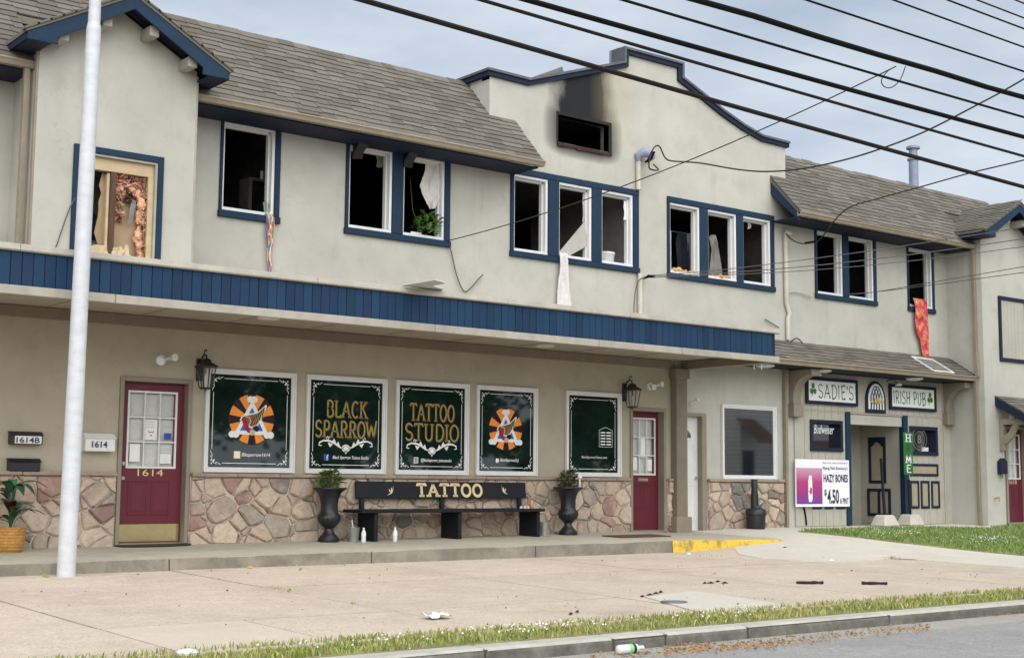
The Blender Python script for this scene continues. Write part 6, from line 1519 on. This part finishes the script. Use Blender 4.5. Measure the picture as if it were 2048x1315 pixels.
for k, (v1, v2, r) in enumerate(((538.5, 454, .0055), (546, 477, .006), (549, 493, .005))):
    wire('drop_wire', [ins+Vector((.05, 0, .02*(1-k)))]+[onY(u, 552+(v2-552)*((u-1297)/751)**1.25+(0, 6, 9)[k]*sin(pi*(u-1297)/751), -.16-5.0*((u-1297)/751)) for u in (1400, 1500, 1620, 1740, 1860, 1960, 2048, 2300)], r, 'wire', '%s of three thin grey wires from the black insulator past the pub windows' % ('highest', 'middle', 'lowest')[k], 'wire', 'wires from the black insulator')
for k, v2 in enumerate((533, 543)):
    a_ = onY(1698, 588, -.06); wire('drop_wire', [a_, onY(1751, 583.5, -.25)]+[onY(u, 583.5+(v2-583.5)*((u-1751)/297)+1.5*k, -.25-3.5*(u-1751)/297) for u in (1850, 1950, 2048, 2300)], .006, 'wire', '%s of two thin grey wires leaving the sill of the paired pub window' % ('upper', 'lower')[k], 'wire', 'wires from the pub sill')
wire('loose_wire', [onY(u, v, -.04) for u, v in ((897, 484), (903, 505), (912, 545), (922, 573), (931, 583), (944, 573), (957, 558), (966, 549))], .008, 'wire', 'loose wire looping down the wall below the paired upper window', 'wire')
wire('loose_wire', [onY(u, v, -.10) for u, v in ((1292, 553), (1278, 560), (1271, 580), (1268, 610), (1268, 627))], .008, 'wire', 'cable curving down beside the lower conduit', 'wire')
wire('loose_wire', [onY(u, v, -.06) for u, v in ((1575, 690), (1592, 676), (1605, 686), (1612, 700), (1640, 727))]+[onY(1645, 738, -.6)], .010, 'wire_dark', 'dark wire trailing over the pub porch roof', 'wire')
wire('loose_wire', [onY(u, v, -.05) for u, v in ((1572, 590), (1580, 583), (1600, 584), (1625, 594))], .010, 'conduit', 'pale wire curling out of the slim conduit', 'wire')
wire('loose_wire', [onY(u, v, -.03) for u, v in ((1530, 638), (1545, 647), (1558, 655))], .008, 'wire', 'short loose wire end on the wall by the canopy corner', 'wire')
wire('loose_wire', [onY(u, v, -.88) for u, v in ((150, 395), (138, 420), (122, 465), (110, 500))], .006, 'wire', 'thin wire hanging beside the broken gable window', 'wire')
wire('loose_wire', [onY(u, v, -.035) for u, v in ((1604, 985), (1607, 1010), (1611, 1030), (1613, 1049))], .014, 'cable', 'black cable running down the siding below the banner', 'wire')
for k, (px, py) in enumerate(((1508, 733), (1523, 733))):
    a_ = onY(px, py, -1.5); wire('hanging_tag', [a_+Vector((0, 0, .10)), a_+Vector((0, 0, .02)), a_-Vector((0, 0, .05))], [.004, .012, .008], 'white', 'white drip tag hanging under the end of the canopy', 'tag', 'tags under the canopy')

# ------------------------------------------------------------------ litter and debris
def stick(a, b, r, label):
    p, q = onG(*a), onG(*b); n = 6; g = random.Random(int(a[0])); pts = [p+(q-p)*i/n+Vector((0, g.uniform(-.01, .01), r*.9)) for i in range(n+1)]
    for v_ in pts: v_.z = G(v_.x, v_.y)+r*.95
    tag(MB().tube(pts, [r*g.uniform(.7, 1.2) for _ in pts], 6).build('charred_stick', 'char_wood'), label, 'stick')
stick((1594, 1167), (1646, 1167), .018, 'charred straight stick of even thickness on the pavement'); stick((1723, 1168), (1775, 1169), .019, 'charred stick with a thick end lying alone on the pavement')
g = random.Random(17)
for k, (u, v) in enumerate(((1410, 1166), (1422, 1166), (1436, 1163), (1450, 1166), (1285, 1193), (1300, 1190), (1312, 1187), (1322, 1184), (1142, 1228), (1155, 1224), (1570, 1095))):
    p = onG(u, v); s = g.uniform(.02, .045); a = g.uniform(-.4, .4)
    m = MB(); z = G(p.x, p.y)+.003; m.add([(p.x-s*cos(a), p.y-s*sin(a)-.015, z), (p.x+s*cos(a), p.y+s*sin(a)-.01, z), (p.x+s*cos(a), p.y+s*sin(a)+.015, z), (p.x-s*cos(a), p.y-s*sin(a)+.02, z), (p.x, p.y, z+.022)], [(0, 1, 4), (1, 2, 4), (2, 3, 4), (3, 0, 4), (0, 3, 2, 1)])
    tag(m.build('charred_bit', 'char_wood'), 'small charred fragment lying on the pavement', 'debris', 'charred fragments on the pavement')
p = onG(872, 1236); z = G(p.x, p.y)
m = MB(); g = random.Random(2); n = 7; m.add([(p.x+(i/(n-1)-.5)*.24+g.uniform(-.02, .02), p.y+(j/(n-1)-.5)*.16, z+.01+abs(g.gauss(0, .022))) for j in range(n) for i in range(n)], [(j*n+i, j*n+i+1, (j+1)*n+i+1, (j+1)*n+i) for j in range(n-1) for i in range(n-1)])
tag(m.build('crumpled_paper', 'paper'), 'crumpled white paper lying on the pavement', 'paper')
p = onG(375, 1309); tag(MB().lathe((p.x, p.y, G(p.x, p.y)), [(.07, 0), (.075, .02), (.06, .035), (.03, .04), (.025, .03)], 18).build('plastic_saucer', 'white', None, smooth=True), 'white round plastic disc at the corner of the smooth slab', 'litter')
for (u, v, mt, lb) in ((500, 1136, 'decal_orange', 'orange scrap of wrapper by the raised walk'), (604, 1129, 'paper', 'white scrap of paper by the raised walk'), (1378, 1109, 'paper', 'white scrap of paper below the yellow ramp edge'), (1663, 1122, 'paper', 'white scrap of paper on the pale path edge')):
    p = onG(u, v); z = G(p.x, p.y)+.012; tag(MB().add([(p.x-.035, p.y-.02, z), (p.x+.03, p.y-.03, z), (p.x+.04, p.y+.03, z+.012), (p.x, p.y, z+.02), (p.x-.03, p.y+.03, z)], [(0, 1, 3), (1, 2, 3), (2, 4, 3), (4, 0, 3)]).build('paper_scrap', mt), lb, 'scrap')
# bottle lying in the gutter
a_ = onZ(1236, 1299, -.41); b_ = onZ(1285, 1296, -.41); yb_ = -9.08
a_, b_ = onY(1235, 1299, yb_), onY(1286, 1296, yb_); L = (b_-a_).x; zg = -.447
T = thing('plastic_bottle', (a_.x, yb_, zg), 'clear plastic bottle with green and black label lying in the gutter', 'bottle')
def lying(prof, mat, name):
    m = MB().lathe((0, 0, 0), prof, 16); m.v = [(a_.x+q_[2], yb_+q_[0], zg+.036+q_[1]) for q_ in m.v]; m.build(name, mat, T, smooth=True)
lying([(.02, 0), (.035, .01), (.036, L*.35), (.034, L*.4), (.036, L*.66), (.030, L*.76), (.014, L*.84), (.014, L*.9)], 'plastic', 'bottle'); lying([(.016, L*.88), (.016, L)], 'white', 'cap'); lying([(.0368, L*.40), (.0368, L*.54)], 'label_green', 'label'); lying([(.0372, L*.54), (.0372, L*.64)], 'black', 'label')
# leaf litter along the gutter
g = random.Random(9); m = MB()
def flake(x, y, z, s):
    a = g.uniform(0, pi); dx, dy = cos(a)*s, sin(a)*s; w = s*.3
    m.add([(x-dx, y-dy, z+g.uniform(0, .012)), (x+dy*.3, y-dx*.3, z+g.uniform(0, .02)), (x+dx, y+dy, z+g.uniform(0, .012)), (x-dy*.3, y+dx*.3, z+g.uniform(0, .02))], [(0, 1, 2, 3)])
for u0, u1, v0, v1, n in ((1330, 1560, 1302, 1285, 700), (1560, 1680, 1284, 1272, 220), (1690, 1860, 1268, 1255, 320), (1180, 1340, 1312, 1304, 160), (1380, 1420, 1296, 1292, 60), (1900, 2040, 1222, 1212, 120), (1320, 1345, 1288, 1286, 60)):
    for i in range(n):
        t_ = g.random(); p = onZ(u0+(u1-u0)*t_, v0+(v1-v0)*t_+g.gauss(0, 3+4*abs(sin(t_*9))), -.445); flake(p.x, min(p.y, -8.93), RZ(p.x, p.y)+.008 if p.y < -9.36 else -.446, g.uniform(.005, .022))
tag(m.build('leaf_litter', 'litter_brown'), 'brown leaf litter and wood chips along the gutter', 'litter', kind='stuff')
m = MB()
for i in range(110):
    x, y = g.uniform(3.5, 16), g.uniform(-8.1, -2.3); flake(x, y, G(x, y)+.004, g.uniform(.006, .018))
tag(m.build('grit', 'char_wood'), 'fine dark grit scattered over the pavement', 'grit', kind='stuff')

# ------------------------------------------------------------------ grass
def blades(name, mat, pts, hmin, hmax, label, lean=.5, width=.006, seed=1):
    g = random.Random(seed); V_ = []; F_ = []
    for (x, y, z) in pts:
        h = g.uniform(hmin, hmax); a = g.uniform(0, 2*pi); w = width*g.uniform(.7, 1.5); dx, dy = cos(a)*w, sin(a)*w; b = g.uniform(0, 2*pi); l = h*lean*g.random()
        o = len(V_); V_ += [(x-dx, y-dy, z), (x+dx, y+dy, z), (x+dx*.7+cos(b)*l*.4, y+dy*.7+sin(b)*l*.4, z+h*.6), (x-dx*.7+cos(b)*l*.4, y-dy*.7+sin(b)*l*.4, z+h*.6), (x+cos(b)*l, y+sin(b)*l, z+h)]
        F_ += [(o, o+1, o+2, o+3), (o+3, o+2, o+4)]
    me = bpy.data.meshes.new(name); me.from_pydata(V_, [], F_); me.materials.append(M[mat]); o = bpy.data.objects.new(name, me); COL.objects.link(o)
    return tag(o, label, 'grass', kind='stuff')
vz = -.335
structure(MB().box(-20, 40, -8.71, -8.14, -.6, vz).build('verge', 'turf'))
g = random.Random(4); P_ = []
for i in range(21000):
    x = g.uniform(3.0, 19.5); t_ = g.random(); y = -8.70+.58*t_
    edge = .10*sin(x*2.3)+.07*sin(x*5.1+1)+.05*sin(x*11)
    if t_ > .86+edge: continue
    dens = .55+.45*sin(x*1.7+2*sin(x*.6))*cos(y*7+x)
    if g.random() > dens+.25: continue
    P_.append((x, y, vz))
for i in range(2200):
    x = g.uniform(3, 19); P_.append((x, -8.13+abs(g.gauss(0, .05)), -.325))
blades('verge_grass', 'grass', P_, .018, .06, 'ragged yellow green grass strip between kerb and pavement', .9, .006, 5)
def flowers(name, pts, label):
    m = MB(); o_ = [(1, 0, 0), (-1, 0, 0), (0, 1, 0), (0, -1, 0), (0, 0, 1), (0, 0, -1)]; f_ = [(0, 2, 4), (2, 1, 4), (1, 3, 4), (3, 0, 4), (2, 0, 5), (1, 2, 5), (3, 1, 5), (0, 3, 5)]
    for x, y, z, s in pts: m.add([(x+a*s, y+b*s, z+c*s) for a, b, c in o_], f_)
    tag(m.build(name, 'decal_white'), label, 'flowers', kind='stuff')
flowers('clover', [(x, y, vz+g.uniform(.04, .08), g.uniform(.006, .012)) for x, y in [(g.choice((5.4, 6.3, 6.9, 7.4, 9.0))+g.gauss(0, .35), g.uniform(-8.68, -8.2)) for _ in range(90)]], 'white clover flowers in the kerbside grass')
lawn_poly = [(18.62, -1.22), (18.95, -3.0), (19.55, -4.85), (20.5, -8.1), (24.4, -8.1), (23.55, -2.7), (23.45, -1.62), (21.8, -1.12), (20.2, -1.12)]
structure(sheet(lawn_poly, G, .022, .4, .03).build('lawn', 'turf')); lawn2 = [(23.95, -1.50), (24.05, -2.4), (24.6, -5.5), (29, -5.5), (29, -1.15), (25.5, -1.15)]
structure(sheet(lawn2, G, .022, .4, .03).build('lawn', 'turf'))
def inside(poly, x, y):
    c = False; n = len(poly)
    for i in range(n):
        (a, b), (d, e) = poly[i], poly[i-1]
        if (b > y) != (e > y) and x < (d-a)*(y-b)/(e-b)+a: c = not c
    return c
P_ = []
for i in range(46000):
    x, y = g.uniform(18.5, 27), g.uniform(-6, -1.1)
    if inside(lawn_poly, x, y) or inside(lawn2, x, y): P_.append((x, y, G(x, y)+.02))
blades('lawn_grass', 'lawn', P_, .03, .075, 'bright green clipped lawn before the pub', .7, .007, 6)
fl_ = []
for i in range(150):
    p = onG(g.gauss(1975, 40), g.gauss(1088, 4)) if i < 90 else onG(g.gauss(1790, 40), g.gauss(1073, 4))
    if inside(lawn_poly, p.x, p.y): fl_.append((p.x, p.y, G(p.x, p.y)+.09, g.uniform(.006, .011)))
flowers('daisies', fl_, 'white daisies dotted over the lawn')
# weeds in joints
P_ = []
for u, v, n, s in ((560, 1177, 22, 14), (575, 1182, 16, 14), (590, 1129, 70, 9), (1100, 1111, 30, 5), (1110, 1111, 40, 6), (1785, 1116, 60, 8), (90, 1152, 30, 4), (705, 1208, 6, 10), (1420, 1110, 12, 10)):
    for i in range(n): p = onG(u+g.gauss(0, s), v+g.gauss(0, 1.2)); P_.append((p.x, p.y, G(p.x, p.y)))
blades('weeds', 'grass', P_, .012, .04, 'tufts of weeds in the pavement joints', .9, .005, 7)

# ------------------------------------------------------------------ across the street (seen only in the window glass)
def house(cx, cy, w, d, h, label, mat):
    T = thing('house', (cx, cy, -.4), label, 'house')
    MB().box(cx-w/2, cx+w/2, cy-d/2, cy+d/2, -.5, h).xz([(cx-w/2, h), (cx+w/2, h), (cx, h+w*.35)], cy-d/2, cy+d/2).build('wall', mat, T)
    m = MB(); z = 0
    while z < h: m.box(cx-w/2-.01, cx+w/2+.01, cy+d/2, cy+d/2+.02, z, z+.02); m.box(cx-w/2-.02, cx-w/2, cy-d/2, cy+d/2, z, z+.02); z += .2
    tag(m.build('clapboard', 'frame_tan', T), kind='stuff')
    m = MB()
    for s in (-1, 1): m.prism([(cx, h+w*.35+.05), (cx+s*(w/2+.4), h-.25), (cx+s*(w/2+.4), h-.10), (cx, h+w*.35+.2)], lambda p, q, e: (p, e, q), cy-d/2-.3, cy+d/2+.3)
    m.build('roof', 'roof_red', T)
    for k in (-1, 1):
        for z in (1.0, 4.0):
            if z+1.4 < h: MB().box(cx+k*w*.25-.5, cx+k*w*.25+.5, cy+d/2, cy+d/2+.06, z, z+1.4).build('window', 'glass_dark', T)
    MB().add([(cx-w/2-.4, cy+d/2+.05, 3.9), (cx-w/2+.9, cy+d/2+.05, 3.9), (cx-w/2+1.5, cy+d/2+1.3, 2.7), (cx-w/2-.2, cy+d/2+1.3, 2.7)], [(0, 1, 2, 3)]).build('door_hood', 'roof_red', T); MB().box(cx-w/2+.1, cx-w/2+.9, cy+d/2, cy+d/2+.05, -.3, 2.4).build('door', 'navy', T)
    MB().add([(cx-w*.3, cy+d/2, 3.0), (cx+w*.3, cy+d/2, 3.0), (cx+w*.3, cy+d/2+2, 2.5), (cx-w*.3, cy+d/2+2, 2.5)], [(0, 1, 2, 3)]).build('porch_roof', 'roof_red', T)
house(54.6, -33, 11.6, 11, 6.5, 'grey clapboard house with brown roof across the street', 'siding_grey'); house(66, -34, 9, 11, 6.5, 'second grey clapboard house farther along across the street', 'siding_grey'); house(12, -36, 10, 11, 6.0, 'grey clapboard house standing opposite the red 1614 door', 'siding_grey')
def tree(cx, cy, h, r, label, seed):
    g = random.Random(seed); T = thing('street_tree', (cx, cy, -.5), label, 'tree'); m = MB()
    m.tube([(cx, cy, -.5), (cx+.1, cy, h*.2), (cx-.1, cy+.1, h*.45), (cx, cy, h*.7)], [.35, .28, .2, .08], 10)
    for i in range(7):
        a = g.uniform(0, 6.3); z = h*g.uniform(.25, .5); m.tube([(cx, cy, z), (cx+r*.4*cos(a), cy+r*.4*sin(a), z+h*.12), (cx+r*.8*cos(a), cy+r*.8*sin(a), z+h*.25)], [.12, .08, .03], 6)
    m.build('trunk', 'bark', T); V_ = []; F_ = []
    cl = [(Vector((cx, cy, h*.46))+Vector((g.gauss(0, r*.5), g.gauss(0, r*.42), g.gauss(0, h*.19))), g.uniform(.5, 1.1)) for _ in range(70)]
    for i in range(9000):
        c, s = g.choice(cl); p = c+Vector((g.gauss(0, s*.6), g.gauss(0, s*.6), g.gauss(0, s*.5))); q = Vector((g.gauss(0, 1), g.gauss(0, 1), g.gauss(0, 1))).normalized(); w = q.orthogonal().normalized()*.11; q = q*.2; o = len(V_); V_ += [p-q, p-w, p+q, p+w]; F_.append((o, o+1, o+2, o+3))
    me = bpy.data.meshes.new('crown'); me.from_pydata(V_, [], F_); me.materials.append(M['tree_leaf']); link('crown', me, T)
for k, (x, y, h, r) in enumerate(((20, -30, 9, 3.4), (27, -29, 11, 4.0), (33, -30, 10, 3.8), (39.5, -28, 11, 3.6), (44.5, -30, 9, 2.2))):
    tree(x, y, h, r, ('spreading tree across the street opposite the emblem window', 'tallest leafy tree across the street', 'round leafy tree across the street between two others', 'leafy tree across the street near the grey houses', 'narrow tree across the street beside the grey house')[k], 40+k)

# ------------------------------------------------------------------ torn ceiling scraps hanging inside the burnt rooms
for u0, u1, v0, v1, y, mat, lb in ((703, 714, 290, 318, .35, 'cloth_grey', 'grey scrap of ceiling hanging in the left sash of the paired window above the canopy'), (752, 764, 300, 335, .35, 'drywall', 'pale torn scrap hanging in the dark left sash of the paired window above the canopy'), (1246, 1252, 402, 440, .08, 'white', 'narrow white strip hanging beside the paint tub window'), (1164, 1172, 390, 446, .10, 'drywall', 'pale torn strip above the fallen ceiling board'), (1494, 1499, 442, 458, .12, 'drywall', 'small pale strip hanging in the window beside the grey dress')):
    cloth('torn_strip', mat, [wp(u0, u1, v0, y), wp(u0-1, u1+1, (v0*2+v1)/3, y), wp(u0+1, u1+2, (v0+v1*2)/3, y), wp(u0, u1-1, v1, y)], lb, 'torn strip', .02, 6, int(u0))
sh = onY(520, 362, .9)
T = thing('shelf', (sh.x, .9, sh.z), 'dark shelf with a pale candle inside the first upper window', 'shelf')
MB().box(sh.x-.25, sh.x+.30, .75, 1.05, sh.z-.04, sh.z).build('board', 'char_grey', T); MB().box(sh.x+.24, sh.x+.30, .75, 1.05, 4.08, sh.z-.04).build('leg', 'char_grey', T); MB().box(sh.x-.25, sh.x-.20, .75, 1.05, 4.08, sh.z-.04).build('leg', 'char_grey', T)
MB().tube([(sh.x, .85, sh.z), (sh.x, .85, sh.z+.14)], .022, 10).build('candle', 'white', T)
